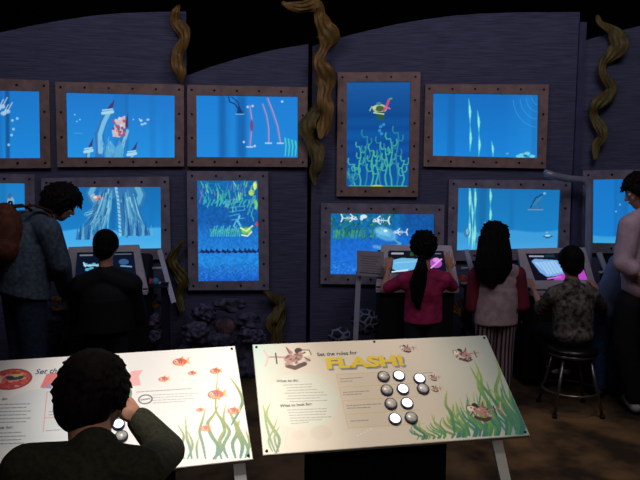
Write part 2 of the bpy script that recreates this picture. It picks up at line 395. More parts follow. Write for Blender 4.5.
def pic7():
    c = Cv(347,81.7,410,186.5,2.4,(0,0,0)); c.grad([(26,92,165),(14,78,150),(12,88,165),(14,80,165),(14,92,170)])
    for y in (112,125,140,152): c.rect(346,y,411,y+5,(10,60,130),.35,soft=4)
    r=np.random.RandomState(21)
    for (bx,ht) in ((356,22),(361,40),(366,50),(372,36),(377,30),(382,44),(388,38),(393,48),(398,54),(403,26),(352,12)):
        T=[(52,165,172),(70,185,160),(44,140,165)][r.randint(3)]; x,y=bx+0.,186.; pts=[(x,y)]
        for j in range(7):
            x+=math.sin(j*1.3+bx)*1.5; y-=ht/7.; pts.append((x,y))
            if j>1:
                d=1 if j%2 else -1; l=r.uniform(3.5,6); c.line([(x,y),(x+d*l*.7,y+.5),(x+d*l,y-l*.5),(x+d*l*.9,y-l*1.1)],1.1,T,.9,1.5)
        c.line(pts,1.7,T,.95,1.2)
    c.line([(350,186),(408,186)],1.2,(60,190,150),.9); c.ell(378,186,6,1.2,(190,220,60))
    c.ell(380,108,7,4.5,(175,200,150)); c.ell(380,108,4.6,2.8,(70,100,70)); c.ell(374.5,107,2,1.7,(205,215,160)); c.ell(379,103,2.5,1.6,(70,140,150))
    c.poly([(377,111),(385,111),(384,120),(377,119)],(40,90,75)); c.line([(374,112),(384,113.5)],1.2,(200,220,180))
    c.line([(384,110),(387,105),(389,99)],2.2,(215,70,130)); c.line([(385,106),(390,108)],1.3,(225,110,160)); c.ell(391,98,1.4,.9,(80,180,90)); c.line([(372,106),(370,110)],1,(190,210,180))
    bubbles(c,[(381,126),(384,124),(380,130),(382,133)],(60,160,220),1.6); return c
def pic8():
    c = Cv(433.3,93.5,539,157.5,2,(0,0,0)); water(c,(22,112,196),(26,135,222),5,12)
    for (x,a,b) in ((469.5,98,152),(478.5,110,157)): weed(c,x,a,b,2.8,(95,225,215),(190,250,240),2)
    weed(c,493,141,157,2.6,(90,215,225),(180,245,240),1)
    m=np.clip((c.X-505)/34,0,1); c.mix(m*.28,(60,170,245))
    for k in (6,12,18,25): 
        pts=[(539-k*math.cos(t),96+k*1.2*math.sin(t)) for t in np.linspace(.1,1.5,8)]; c.line(pts,.7,(80,180,245),.5)
    for p in ((524,155,4,2.2),(529,153,3,2),(520,156,2.4,1.6),(534,155.5,3,1.5)): c.ell(*p,(120,215,235),.95)
    c.ell(527,155,2,1,(30,70,110),.8); c.ell(509,153.5,1.5,1,(120,160,200)); return c
def pic9():
    c = Cv(330.8,214,434.3,275,2,(0,0,0)); c.grad([(20,110,175),(22,112,185),(26,108,205),(30,112,220),(32,115,218)],[214,228,238,255,275])
    r=np.random.RandomState(9)
    for k in range(170):
        x=331+64*r.rand()**1.1; lim=238-2*math.sin(x*.2)-max(0,(x-372))*.35; y=214+(lim-214)*r.rand()
        c.line([(x,y),(x+r.uniform(-4,2),y+r.uniform(1,4))],1.7,[(30,105,95),(40,130,100),(20,85,100),(60,150,110),(25,95,120)][r.randint(5)],.85,.7)
    for k in range(30): x=331+55*r.rand(); c.line([(x,236+r.rand()*3),(x+1,231)],1,(70,160,110),.8)
    m=(c.X>395)&(c.Y<236); c.mix(np.clip((c.X-398)/10,0,1)*np.clip((236-c.Y)/6,0,1)*.8,(20,82,160))
    c.ell(386,234,12,6.5,(90,175,225),.95,2,.35); c.ell(384,232,8,3.5,(135,205,240),.8,1.5,.3); c.line([(395,240),(401,244),(396,246)],2,(90,170,220))
    c.noise(.18,2.2,5)
    bonefish(c,352,218.5,4.6,-1); bonefish(c,379,220.5,4.8,1); bonefish(c,399,232,3.9,1)
    c.ell(364,217,3.4,2,(225,240,250)); c.ell(362,219,1.6,2,(215,235,250)); c.ell(386,231,2,1.2,(240,250,255))
    for k in range(90): c.ell(331+60*r.rand(),262+12*r.rand(),1,.6,(70,165,240) if r.rand()<.6 else (20,90,190),.6)
    c.ell(376,247,3,2,(120,190,230),.6); c.ell(380,248,2.4,2,(120,190,230),.6)
    return c
def pic10():
    c = Cv(457.5,188,561.5,249.5,2,(0,0,0)); water(c,(26,120,190),(28,140,212),6,14); sand(c,230,(62,160,225),(80,175,238))
    for (x,a,b,w) in ((469.5,188,246,3.4),(475,188,250,3),(490.5,192,224,3)): weed(c,x,a-6,b,w,(100,215,205),(190,245,235),2,1)
    weed(c,472,200,250,2.2,(150,240,230),None,2)
    for p in ((468,232,3,5),(484,232,4,3),(481,240,4,4),(486,225,1.8,4)): c.ell(*p,(60,125,175),.85); c.ell(p[0]+.6,p[1]-1,p[2]*.5,p[3]*.6,(130,200,220),.8)
    c.line([(532,208),(537,197),(544,193)],1.3,(20,70,120)); c.line([(532,208),(543,208),(540,203)],1.6,(60,110,150)); c.line([(535,204),(543,196)],1.8,(70,130,170)); c.line([(530,209),(545,209)],1,(110,170,200))
    c.ell(546,192,1.6,1.2,(120,190,220)); c.poly([(546,237),(551,235),(557,237),(551,239.5)],(35,90,140)); c.ell(551,236.4,3,1,(170,225,240)); c.ell(550,233,1.2,1,(120,190,220)); return c
def pic11():
    c = Cv(593.5,179.7,702,244,1.6,(0,0,0)); water(c,(26,122,205),(26,135,220),6,15); sand(c,235,(60,165,225),(80,180,235))
    fishp(c,660,205,6,-1,(200,180,120),(120,80,60)); weed(c,685,182,240,3,(100,215,205),(190,245,235),2); bubbles(c,[(618,212),(622,205),(640,190)]); return c

FR = [
 (PL,[(-74,76),(49,80.5),(50.5,168),(-73,169)],[(-62,89),(39,91),(40,158),(-62,158.5)],pic1,'wall video screen cut off at the upper left, with pale fish and bubbles'),
 (PL,[(55.2,81.7),(183.9,84.4),(184,166.4),(57.2,167)],[(65.5,92.3),(174.5,95),(174.5,157.5),(67,157.3)],pic2,'wall video screen showing the tops of blue underwater castle towers'),
 (PL,[(187,84.8),(307.5,87.2),(307.5,167),(187.5,166.4)],[(196.3,95),(298,96.5),(298,157.5),(196.8,157)],pic3,'wall video screen of open blue water with thin curved pink strands'),
 (PL,[(-78,172),(34.5,174.5),(35,260),(-78,263)],[(-68,183),(24.5,183.5),(25,250),(-68,252)],pic4,'lower wall video screen behind the backpack wearer, with pale sand and a small animal'),
 (PL,[(41,178),(169,176.5),(171,259),(42,262)],[(52,187.5),(160.5,187),(161,248.5),(52,250)],pic5,'wall video screen showing the root-like base of a blue sunken tower'),
 (PL,[(186.8,171),(268.2,171.5),(269,290),(188.3,290.3)],[(197,180.7),(258,180.7),(259,281),(198.5,281.5)],pic6,'upright wall video screen with hanging seaweed and a row of dark sand ridges'),
 (PC,[(337.8,72.3),(420.6,71.9),(417.8,196.9),(336.5,196.2)],[(347.2,81.9),(410.6,81.6),(408.8,186.6),(346.6,186.2)],pic7,'upright wall video screen with branching green coral and a small swimmer'),
 (PC,[(425.5,84.2),(548.9,84.5),(545.8,168.4),(423.5,166.5)],[(433.5,93),(539,94.5),(538,158),(433,155.6)],pic8,'upper wall video screen with three pale twisted weed blades, below the arched wall top'),
 (PC,[(321,203),(444.5,204.8),(443,285),(320.5,284)],[(330.8,213.5),(434.3,214.5),(434,275),(330.5,274.5)],pic9,'wall video screen with three white bony fish above a green reef'),
 (PC,[(449,179.5),(571,180.5),(569,259.5),(447.5,261)],[(458.5,188),(561,190),(558.5,248),(457,250.5)],pic10,'wall video screen with tall weed blades and sandy seabed behind the long-haired girl'),
 (PR,[(583,170.5),(715,168),(713,254),(582.5,253)],[(593.5,179.7),(702,178),(701,245),(593,243)],pic11,'wall video screen behind the adult at the right edge, plain blue over pale seabed'),
]
MFRAME = mat('weathered_bronze_frame', (150,120,114), .6, .1, scale=14, col2=(128,104,102), bump=.05)
MFRAME2 = mat('bronze_frame_cool_lit', (142,134,150), .6, .1, scale=14, col2=(120,112,128), bump=.05)  # lower frames: greyer copy, their cooler light is put into the colour
MBOLT = mat('dark_bolt', (30,24,26), .5, .5, var=.3)
_b = BM(); bmesh.ops.create_cone(_b, cap_ends=True, segments=10, radius1=.0105, radius2=.008, depth=.008)
BOLTME = bpy.data.meshes.new('bolt'); _b.to_mesh(BOLTME); _b.free(); BOLTME.materials.append(MBOLT)
for pl, outer, inner, fn, lab in FR:
    n = pl[1]; T = .045
    o4 = [on(pl,x,y,T) for x,y in outer]; i4 = [on(pl,x,y,T) for x,y in inner]
    cen = sum(o4, V((0,0,0)))/4
    t = thing('video_screen', lab, 'screen', (cen.x, cen.y, min(p.z for p in o4)), 'framed video screens on the wall')
    bm = BM()
    vo = [bm.verts.new(p) for p in o4]; vi = [bm.verts.new(p) for p in i4]
    vob = [bm.verts.new(p-n*T) for p in o4]; vib = [bm.verts.new(p-n*(T-.012)) for p in i4]
    for k in range(4):
        j = (k+1) % 4
        bm.faces.new([vo[k],vo[j],vi[j],vi[k]]); bm.faces.new([vo[k],vob[k],vob[j],vo[j]]); bm.faces.new([vi[k],vi[j],vib[j],vib[k]]); bm.faces.new([vob[k],vib[k],vib[j],vob[j]])
    obj('frame', bm, MFRAME if outer[0][1] < 120 else MFRAME2, t)
    # a fine picture sheet set back inside the frame
    s4 = [p-n*(T-.014) for p in i4]; ex = [(s4[k]-sum(s4,V((0,0,0)))/4)*1.004+sum(s4,V((0,0,0)))/4 for k in range(4)]
    me = fn().mesh(*ex); link('display', me, MSCREEN, t)
    mid = [(o4[k]+i4[k])/2 for k in range(4)]
    rot = n.to_track_quat('Z','Y').to_euler()
    for k in range(4):
        a, b = mid[k], mid[(k+1)%4]; cnt = max(2, round((b-a).length/.19))
        for q in range(cnt):
            p = a+(b-a)*(q/cnt)
            if p.x < -3.0 or p.x > 3.1: continue
            bo = bpy.data.objects.new('bolt', BOLTME); C.objects.link(bo); bo.parent = t; bo.location = p+n*.003-V(t.location); bo.rotation_euler = rot

# ------------------------------------------------------------------ reading signs in front
class Sign:
    def __init__(s, c, yaw, tilt, H, W=.85):
        s.c = V(c); s.ux = V((math.cos(yaw), math.sin(yaw), 0)); h = V((-math.sin(yaw), math.cos(yaw), 0)); s.h = h
        s.v = h*math.cos(tilt)+V((0,0,math.sin(tilt))); s.n = s.ux.cross(s.v).normalized(); s.W, s.H = W, H
        s.TL = s.c-s.ux*W/2+s.v*H/2
    def mm(s, px, py):
        p = hitpl(px, py, s.c, s.n)-s.TL; return (p.dot(s.ux)*1000, -p.dot(s.v)*1000)
    def at(s, x, y, off=0): return s.TL+s.ux*(x/1000)-s.v*(y/1000)+s.n*off
    def k(s, px, py): a = s.mm(px,py); b = s.mm(px+1,py); return b[0]-a[0]
def blade(cv, pts, w, c0, c1):          # painted weed blade fading from root colour to tip colour
    n = len(pts)-1
    for i in range(n):
        t = (i+.5)/n; col = [c0[k]*(1-t)+c1[k]*t for k in range(3)]
        ww = w*math.sin(math.pi*min(1,(i+.6)/n*.8+.15)); cv.line([pts[i],pts[i+1]], ww, col, .9, ww)
def bladepx(S, cv, pts, w, c0, c1):
    P = [S.mm(*p) for p in pts]; Q_ = []
    for i in range(len(P)-1):            # smooth with a Catmull-Rom pass
        p0 = P[max(i-1,0)]; p1 = P[i]; p2 = P[i+1]; p3 = P[min(i+2,len(P)-1)]
        for t in (0,.25,.5,.75):
            Q_.append(tuple(.5*((2*p1[k])+(-p0[k]+p2[k])*t+(2*p0[k]-5*p1[k]+4*p2[k]-p3[k])*t*t+(-p0[k]+3*p1[k]-3*p2[k]+p3[k])*t**3) for k in range(2)))
    Q_.append(P[-1]); blade(cv, Q_, w*S.k(*pts[0]), c0, c1)
def dashes(S, cv, a, b, col, w=.8, alpha=.6, rng=1):
    r = random.Random(rng); p = S.mm(*a); q = S.mm(*b); L = math.hypot(q[0]-p[0], q[1]-p[1]); t = 0
    while t < L:
        l = min(r.uniform(5,16), L-t); f = t/L; g = (t+l)/L
        cv.line([(p[0]+(q[0]-p[0])*f,p[1]+(q[1]-p[1])*f),(p[0]+(q[0]-p[0])*g,p[1]+(q[1]-p[1])*g)], w*2.2, col, alpha); t += l+3.5
MTXT = {}
def text(S, body, a, b, col, parent, name='lettering', off=.0012, bold=0.0, extr=.0006, dx=0, dy=0, shear=0, label=None, ys=1.0):
    p = S.mm(*a); q = S.mm(*b); p = (p[0]+dx, p[1]+dy); q = (q[0]+dx, q[1]+dy)
    cu = bpy.data.curves.new('t', 'FONT'); cu.body = body; cu.size = 1; cu.offset = bold; cu.extrude = 0.0; cu.shear = shear; cu.resolution_u = 3
    o = bpy.data.objects.new('t', cu); C.objects.link(o); dg = bpy.context.evaluated_depsgraph_get(); dg.update()
    me = bpy.data.meshes.new_from_object(o.evaluated_get(dg)); bpy.data.objects.remove(o)
    xs = [v.co.x for v in me.vertices]; x0, x1 = min(xs), max(xs); L = math.hypot(q[0]-p[0], q[1]-p[1]); sc = L/(x1-x0)
    ca, sa = (q[0]-p[0])/L, (q[1]-p[1])/L
    for v in me.vertices:
        x = (v.co.x-x0)*sc; y = -v.co.y*sc*ys
        v.co = S.at(p[0]+x*ca-y*sa, p[1]+x*sa+y*ca, off)
    me.update()
    key = 'ink_%d_%d_%d' % col
    return link(name, me, mat(key, col, .5), parent, label=label)
def toonfish(S, cv, px, py, s, d=1):     # comic fish with a thin bony tail, brown and pink
    k = S.k(px, py); x, y = S.mm(px, py); s = s*k
    B=(78,46,46); P_=(176,132,124); K=(42,24,30)
    cv.line([(x-d*s*.4,y),(x-d*s*2.2,y-s*.15)], s*.16, (170,130,130)); cv.line([(x-d*s*2.5,y-s*.9),(x-d*s*2.15,y-s*.1),(x-d*s*2.5,y+s*.8)], s*.14, (225,170,170))
    cv.line([(x-d*s*1.5,y-s*.5),(x-d*s*1.5,y+s*.6)], s*.12, K)
    cv.ell(x, y+s*.1, s*.85, s*.45, P_, rot=-.2*d); cv.line([(x-d*s*.6,y+s*.9),(x,y+s*1.15),(x+d*s*.9,y+s*.75)], s*.42, B); cv.line([(x-d*s*.7,y+s*.7),(x-d*s*.2,y+s*.4)], s*.3, P_)
    cv.poly([(x-d*s*.2,y-s*.2),(x-d*s*.55,y-s*1.2),(x+d*s*.05,y-s*.5)], (165,110,115)); cv.line([(x-d*s*.3,y-s*.4),(x-d*s*.5,y-s*1.1)], s*.08, K)
    cv.ell(x+d*s*.55, y-s*.65, s*.36, s*.34, K); cv.ell(x+d*s*.75, y-s*.35, s*.3, s*.25, (190,140,130)); cv.ell(x+d*s*1.15, y-s*.4, s*.42, s*.36, (235,220,205)); cv.line([(x+d*s*.75,y-s*.75),(x+d*s*1.5,y-s*.7),(x+d*s*1.6,y-s*.2)], s*.09, B)
    r_ = random.Random(int(px))
    for q in range(22): cv.ell(x+r_.uniform(-.8,.9)*s, y+r_.uniform(-.5,1.0)*s, s*.16, s*.09, r_.choice([B,K,(120,80,80),P_,(225,190,180)]), .75, rot=r_.uniform(-1,1))
    cv.ell(x+d*s*1.05, y-s*.45, s*.09, s*.09, K); cv.ell(x+d*s*1.25, y+s*.35, s*.25, s*.2, (190,150,150)); cv.line([(x+d*s*1.0,y+s*.1),(x+d*s*1.4,y+s*.45)], s*.1, K)
def redfish(S, cv, px, py, s):
    k = S.k(px, py); x, y = S.mm(px, py); s *= k
    cv.poly([(x+s*.6,y),(x+s*1.35,y-s*.75),(x+s*1.2,y),(x+s*1.4,y+s*.6)], (240,170,70)); cv.poly([(x-s*.3,y-s*.45),(x+s*.5,y-s*.95),(x+s*.6,y-s*.3)], (245,160,60))
    cv.ell(x, y, s*.95, s*.62, (220,75,45)); cv.ell(x-s*.1, y+s*.2, s*.6, s*.3, (245,150,100)); cv.line([(x+s*.2,y-s*.5),(x+s*.25,y+s*.5)], s*.2, (170,40,40)); cv.poly([(x,y+s*.4),(x+s*.4,y+s*.95),(x+s*.5,y+s*.3)], (240,150,60))
    cv.ell(x-s*.5, y-s*.15, s*.2, s*.2, (255,240,220)); cv.ell(x-s*.52, y-s*.13, s*.1, s*.1, (60,20,20)); cv.line([(x-s*.1,y-s*.3),(x+s*.0,y+s*.2)], s*.15, (110,60,90))

MSILV = mat('brushed_button_metal', (214,210,206), .3, .0, var=.45, scale=60, spec=.8)
MGLOW = mat('glowing_button', (235,238,245), .4, emit=(238,242,255), es=1.4)
MGLOWB = mat('glowing_blue_button', (200,215,250), .4, emit=(190,215,255), es=1.7)
MRING = mat('button_ring_dark_blue', (56,62,92), .4, .1)
MEDGE = mat('sign_edge', (170,165,158), .5); MSTEEL = mat('pale_grey_metal', (214,214,214), .5, .0, var=.1)
MPED = mat('black_pedestal', (10,10,13), .8, spec=.1)
def button(S, t, px, py, kind, r=.0212):
    x, y = S.mm(px, py); c = S.at(x, y)
    f = S.v; u = S.n
    bm = BM(); rings(bm, [c-u*.002, c+u*.006, c+u*.0075], [r, r, r*.95], 28)
    b = obj('button_ring', bm, MRING, t, True)
    bm = BM(); ell(bm, c+u*.0065, (r*.82, r*.82, .007 if kind == 'silver' else .004), f, u, 24)
    obj('button', bm, {'silver': MSILV, 'white': MGLOW, 'blue': MGLOWB}[kind], b, True, {'silver': 'silver metal dome button', 'white': 'glowing white button', 'blue': 'glowing blue-white button'}[kind])
def sign_body(S, t, cv):
    W, H = S.W*1000, S.H*1000
    bm = BM(); prism(bm, [S.at(0,0,-.0005), S.at(W,0,-.0005), S.at(W,H,-.0005), S.at(0,H,-.0005)], -S.n*.012)
    obj('panel', bm, MEDGE, t)
    i = 1.5
    link('printed_sheet', cv.mesh(S.at(i,i,.0004), S.at(W-i,i,.0004), S.at(W-i,H-i,.0004), S.at(i,H-i,.0004)), MPRINT, t)
    for x, y in ((12,12),(W-12,12),(12,H-12),(W-12,H-12),(W*.5,9)):
        bm = BM(); c = S.at(x,y); rings(bm, [c, c+S.n*.003], [.0045,.004], 12); obj('screw', bm, MBOLT, t, True)
# ---- right sign
S2 = Sign((.22463,2.03193,1.6-.66057), .20128, .64732, .40771)
cv = Cv(0,0,850,407.7,.66,(214,204,190))
g = np.clip((cv.X-560)/290,0,1); cv.mix(g*.55, (150,180,178)); g = np.clip((120-cv.X)/120,0,1)*np.clip((260-cv.Y)/260,0,1); cv.mix(g*.9,(175,212,208))
cv.noise(.05, 120, 3)
x, y = S2.mm(303,400); cv.ell(x, y, 115, 105, (205,212,200), .7, 8); x, y = S2.mm(321,433); cv.ell(x,y,34,26,(196,182,168),.35,6); cv.ell(x-70,y+4,22,16,(200,186,172),.3,5)
toonfish(S2, cv, 293, 357, 11.5, 1); toonfish(S2, cv, 407, 348, 4.2, -1); toonfish(S2, cv, 465, 354, 7, -1)
toonfish(S2, cv, 434, 377.5, 3.2, -1); toonfish(S2, cv, 435.5, 388.5, 3.2, -1)
YB = (205,178,112)
def ln(a, b, w=2, col=YB, al=.85): cv.line([S2.mm(*a), S2.mm(*b)], w, col, al)
rows = [((336,374),(410,371)),((339,387.5),(414,383.5)),((342,401),(418,396.5)),((345,415),(420,410)),((348,428.5),(424,424))]
for k in range(4):
    cv.poly([S2.mm(*rows[k][0]), S2.mm(rows[k][0][0]+42, rows[k][0][1]-1.7), S2.mm(rows[k+1][0][0]+42, rows[k+1][0][1]-1.9), S2.mm(*rows[k+1][0])], (206,190,172), .5)
for a, b in rows: ln(a, b)
for k in range(4): ln(rows[k][0], (rows[k+1][0][0]-.6, rows[k+1][0][1]-1.8)); 
for q in ((411,371.5,437,369.5),(411,371.5,417,395),(437,369.5,442,393),(417,395,442,393)): ln(q[:2], q[2:], 1.5, YB, .5)
DK = (66,58,62)
for k,(a,b) in enumerate((((340,379),(362,377.5)),((340.5,381.5),(352,381)),((343,392.5),(369,391)),((343,395),(361,394)),((346.5,406),(381,404)),((347,408.5),(370,407.5)),((350.5,421.5),(369,420.5)),((423,373),(433,372.5)))):
    dashes(S2, cv, a, b, DK, .9, .75, k)
yy = 385.2
for k,(x0,x1) in enumerate(((283,312),(286,311),(286,316),(283,323),(286,326),(284,318),(287,325))): dashes(S2, cv, (x0+k*.5, yy+k*2.75), (x1+k*.3, yy+k*2.75-1.2), DK, .85, .55, k+20)
for k,(x0,x1) in enumerate(((287,327),(288,326),(289,325),(290,331),(290,321),(291,308))): dashes(S2, cv, (x0, 410.2+k*2.75), (x1, 410.2+k*2.75-1.4), DK, .85, .55, k+40)
G0 = (40,105,65); G1 = (150,165,45)
bladepx(S2, cv, [(275,453),(270,440),(266,425),(264,412),(262.5,405)], 2.4, G0, G1); bladepx(S2, cv, [(276,453),(279,440),(272,428),(266,415),(270,403)], 3.4, G0, G1)
bladepx(S2, cv, [(272,452),(268,441),(273,430),(277,418)], 2, G0, G1); bladepx(S2, cv, [(278,452),(274,438),(279,427)], 2.2, (50,110,90), (120,160,90))
rr = random.Random(5)
for k in range(84):
    t = rr.random()**.8; x = 416+t*110; base = 441-(x-418)*.055; h = (15+44*t**1.4)*rr.uniform(.5,1.25); sx = rr.uniform(-13,1)-8*t
    c0 = rr.choice([(55,130,95),(40,120,120),(50,110,110),(80,150,80)]); c1 = rr.choice([(170,190,70),(110,165,90),(70,140,120),(190,190,80)])
    bladepx(S2, cv, [(x,base-1),(x+2+sx*.1,base-h*.33),(x-3+sx*.5,base-h*.66),(x+sx,base-h)], rr.uniform(1.6,3.4)*(.7+.5*t), c0, c1)
for pts in ([(505,430),(492,408),(483,392),(481,376),(474,360)],[(498,405),(486,390),(478,380),(470,366)],[(512,425),(503,405),(496,390),(500,372),(495,358)],[(516,430),(510,412),(501,398),(488,388)],[(490,420),(488,402),(479,388),(478,370)],[(455,435),(452,415),(446,405),(447,391)],[(470,436),(466,424),(459,412),(456,402)]):
    bladepx(S2, cv, pts, 3.6, (45,120,110), (165,185,70))
x,y = S2.mm(520,425); cv.ell(x,y,60,70,(80,140,140),.25,30)
toonfish(S2, cv, 482, 411, 9, -1)
ln2 = S2.mm(474,345)
for k in range(5): cv.ell(120*0+S2.mm(358+k*3.2,436-k*1.6)[0], S2.mm(358,436)[1]-k*5, 3, 2, (245,240,235), .7)
sg = thing('reading_sign', 'tilted printed sign with yellow title, ten round buttons and brown cartoon fish', 'sign', (S2.c.x, S2.c.y, 0), 'tilted reading signs in front')
sign_body(S2, sg, cv)
text(S2, 'Set the rules for', (317.5,356.4), (357.5,354.3), (40,34,40), sg, bold=.012)
text(S2, 'FLASH!', (327.5,369.2), (405.5,365.8), (140,142,156), sg, bold=.05, off=.0008, dx=4, dy=4, ys=.66, label='grey shadow of the title')
text(S2, 'FLASH!', (327,368.6), (404.5,365.2), (226,196,50), sg, bold=.05, off=.0018, ys=.66, label='yellow title lettering')
text(S2, 'What to do:', (276.5,382.6), (298.5,381.6), (60,50,56), sg, bold=.012)
text(S2, 'What to look for:', (280,407.4), (312,405.2), (60,50,56), sg, bold=.012)
for px, py, kd in ((383.3,377.2,'silver'),(398.6,376.4,'white'),(386.6,390.8,'silver'),(402.7,389.8,'white'),(390.6,404.5,'silver'),(406.7,403.9,'white'),(419.2,379.2,'white'),(422.8,389.5,'silver'),(394.7,419.4,'white'),(411,418.4,'silver')):
    button(S2, sg, px, py, kd)
def bar(bm, a, b, w, d, side=(1,0,0)):
    a = V(a); b = V(b); z = (b-a).normalized(); s = V(side); s = (s-z*s.dot(z)).normalized(); t = z.cross(s)
    q = [a+s*(i*w/2)+t*(j*d/2) for i,j in ((-1,-1),(1,-1),(1,1),(-1,1))]; prism(bm, q, b-a)
def pedestal(S, t, x0, x1, legs):
    # black cabinet under the panel with a sloping metal strip leg either side
    dn = V((0,0,-1)); W, H = S.W*1000, S.H*1000
    pts = []
    a = S.at(x0,H*.22,-.013); b = S.at(x0,H*.80,-.013); L = (x1-x0)/1000
    c = V((b.x,b.y,0)); d = V((a.x,a.y,0))
    bm = BM(); prism(bm, [a,b,c,d], S.ux*L); obj('pedestal', bm, MPED, t)
    for x, e in legs:
        a = S.at(x, H*.97, -.016); b = V(a)+S.ux*e-S.h*.12; b.z = 0.0
        bm = BM(); bar(bm, a, b, .034, .012, S.ux); obj('leg', bm, MSTEEL, t)
pedestal(S2, sg, 170, 600, ((742,.165),))
# ---- left sign
S1 = Sign((-.6366,1.7711,1.6-.6505), .2899, .64732, .40771)
cv = Cv(0,0,850,407.7,.66,(236,232,228)); cv.noise(.03,150,4)
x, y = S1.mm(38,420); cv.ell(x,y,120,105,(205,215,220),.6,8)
x, y = S1.mm(11,379); k = S1.k(11,379)
cv.ell(x,y,21*k,14*k,(150,40,45)); cv.ell(x,y,19*k,12.3*k,(205,70,60)); 
for q in range(50):
    a = random.random()*6.28; r_ = random.random()**.5; cv.ell(x+r_*17*k*math.cos(a), y+r_*11*k*math.sin(a), 2.6*k, 1.6*k, random.choice([(225,120,90),(170,40,50),(235,170,150),(215,90,70)]), .8)
cv.ell(x+3*k,y-2.5*k,9*k,4*k,(60,60,90)); cv.ell(x+4*k,y-4.5*k,7*k,2*k,(225,200,50)); cv.ell(x-1*k,y-2*k,3.4*k,2.6*k,(20,40,70)); cv.ell(x+9*k,y-1.5*k,3*k,2.2*k,(30,60,80)); cv.ell(x-13*k,y,4*k,6*k,(240,215,205),.8)
def pp(*q): return [S1.mm(*p) for p in q]
cv.poly(pp((40,387.5),(46.5,373.5),(58,372.5),(55,380),(51,388)), (235,120,120)); cv.poly(pp((41,388),(51,388.5),(53,384),(48,385)), (150,150,190))
cv.poly(pp((128,386),(131,371),(143,369.5),(139,376),(141,385)), (242,170,165)); cv.line(pp((47,392),(45,410),(43,432)), 2.4, (235,150,150)); cv.line(pp((47,392),(130,389)), 2.4, (235,150,150)); cv.line(pp((44,418),(90,416)), 2.4, (235,150,150))
for k,(a,b) in enumerate((((49,412),(62,411)),((49,415),(60,414)),((46,431),(60,430)))): dashes(S1, cv, a, b, (90,110,110), 1, .7, k)
for q in range(13):
    if q in (0,7,8): continue
    dashes(S1, cv, (-18,401.5+q*3.6), (26+(q*5)%9-q*.6, 400.2+q*3.6), (80,80,92), 1.1, .7, q)
dashes(S1, cv, (137,392), (192,388.5), (85,80,88), 1.1, .7, 3)
for q in range(4): dashes(S1, cv, (153,395+q*2.7), (200-(q%2)*5-q*3,393+q*2.7), (100,96,104), 1, .6, q+8)
x, y = S1.mm(145.6,399.3); k = S1.k(145,399); cv.ell(x,y,7.4*k,6*k,(45,40,48)); cv.ell(x,y,5.9*k,4.6*k,(240,236,232)); cv.line([(x-4*k,y+.3*k),(x+4*k,y-.3*k)], 2*k, (120,115,120), .8)
G0 = (10,110,105); G1 = (160,150,20)
rr = random.Random(8)
for pts, w in (([(206,459),(203,444),(200,432),(203,420),(206,408)],3),([(216,459),(218,446),(212,436),(208,424),(214,415),(219,405)],4),([(222,459),(219,445),(225,432),(222,420),(216,408),(218,375)],3.5),([(228,458),(224,446),(230,432),(224,420),(226,405)],3.6),([(236,458),(233,444),(238,432),(233,418),(228,408)],4.2),([(241,458),(243,445),(238,432),(240,420)],4.4),([(250,458),(247,445),(240,430),(237,420)],3),([(232,425),(240,410),(243,400),(238,388),(230,377)],3.4),([(192,459),(190,447),(187,437),(186,417)],3),([(184,459),(182,446),(184,436),(178,425)],2.8),([(188,459),(193,445),(188,432)],2.6),([(198,459),(197,448),(199,438)],2.4),([(214,459),(222,450),(220,440),(226,428)],4),([(246,458),(250,444),(246,430)],3),([(130,402),(131,392),(129,385)],2.2)):
    bladepx(S1, cv, pts, w, G0, G1)
for a in ((180,361.7,7.5),(192,373,4),(163.5,379,5),(215.4,370.8,5.5),(216,394.5,8.5),(233.5,411,6),(200,410,3.6),(205.5,428.7,5)): redfish(S1, cv, *a)
sl = thing('reading_sign', 'white tilted sign with red-orange fish and weed, a boy leaning over it', 'sign', (S1.c.x, S1.c.y, 0), 'tilted reading signs in front')
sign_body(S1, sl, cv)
text(S1, 'Set the rules for', (35,374.3), (95,371), (40,70,120), sl, bold=.012, shear=.3)
text(S1, 'What to do:', (-17,401.6), (7.5,400), (60,60,72), sl, bold=.012); text(S1, 'What to look for:', (-25,431), (13,428.6), (60,60,72), sl, bold=.012)
button(S1, sl, 118.5, 425, 'blue', .018); button(S1, sl, 121.5, 437, 'silver', .018); button(S1, sl, 104, 426, 'silver', .018)
pedestal(S1, sl, 200, 640, ((812,.06),(60,0)))

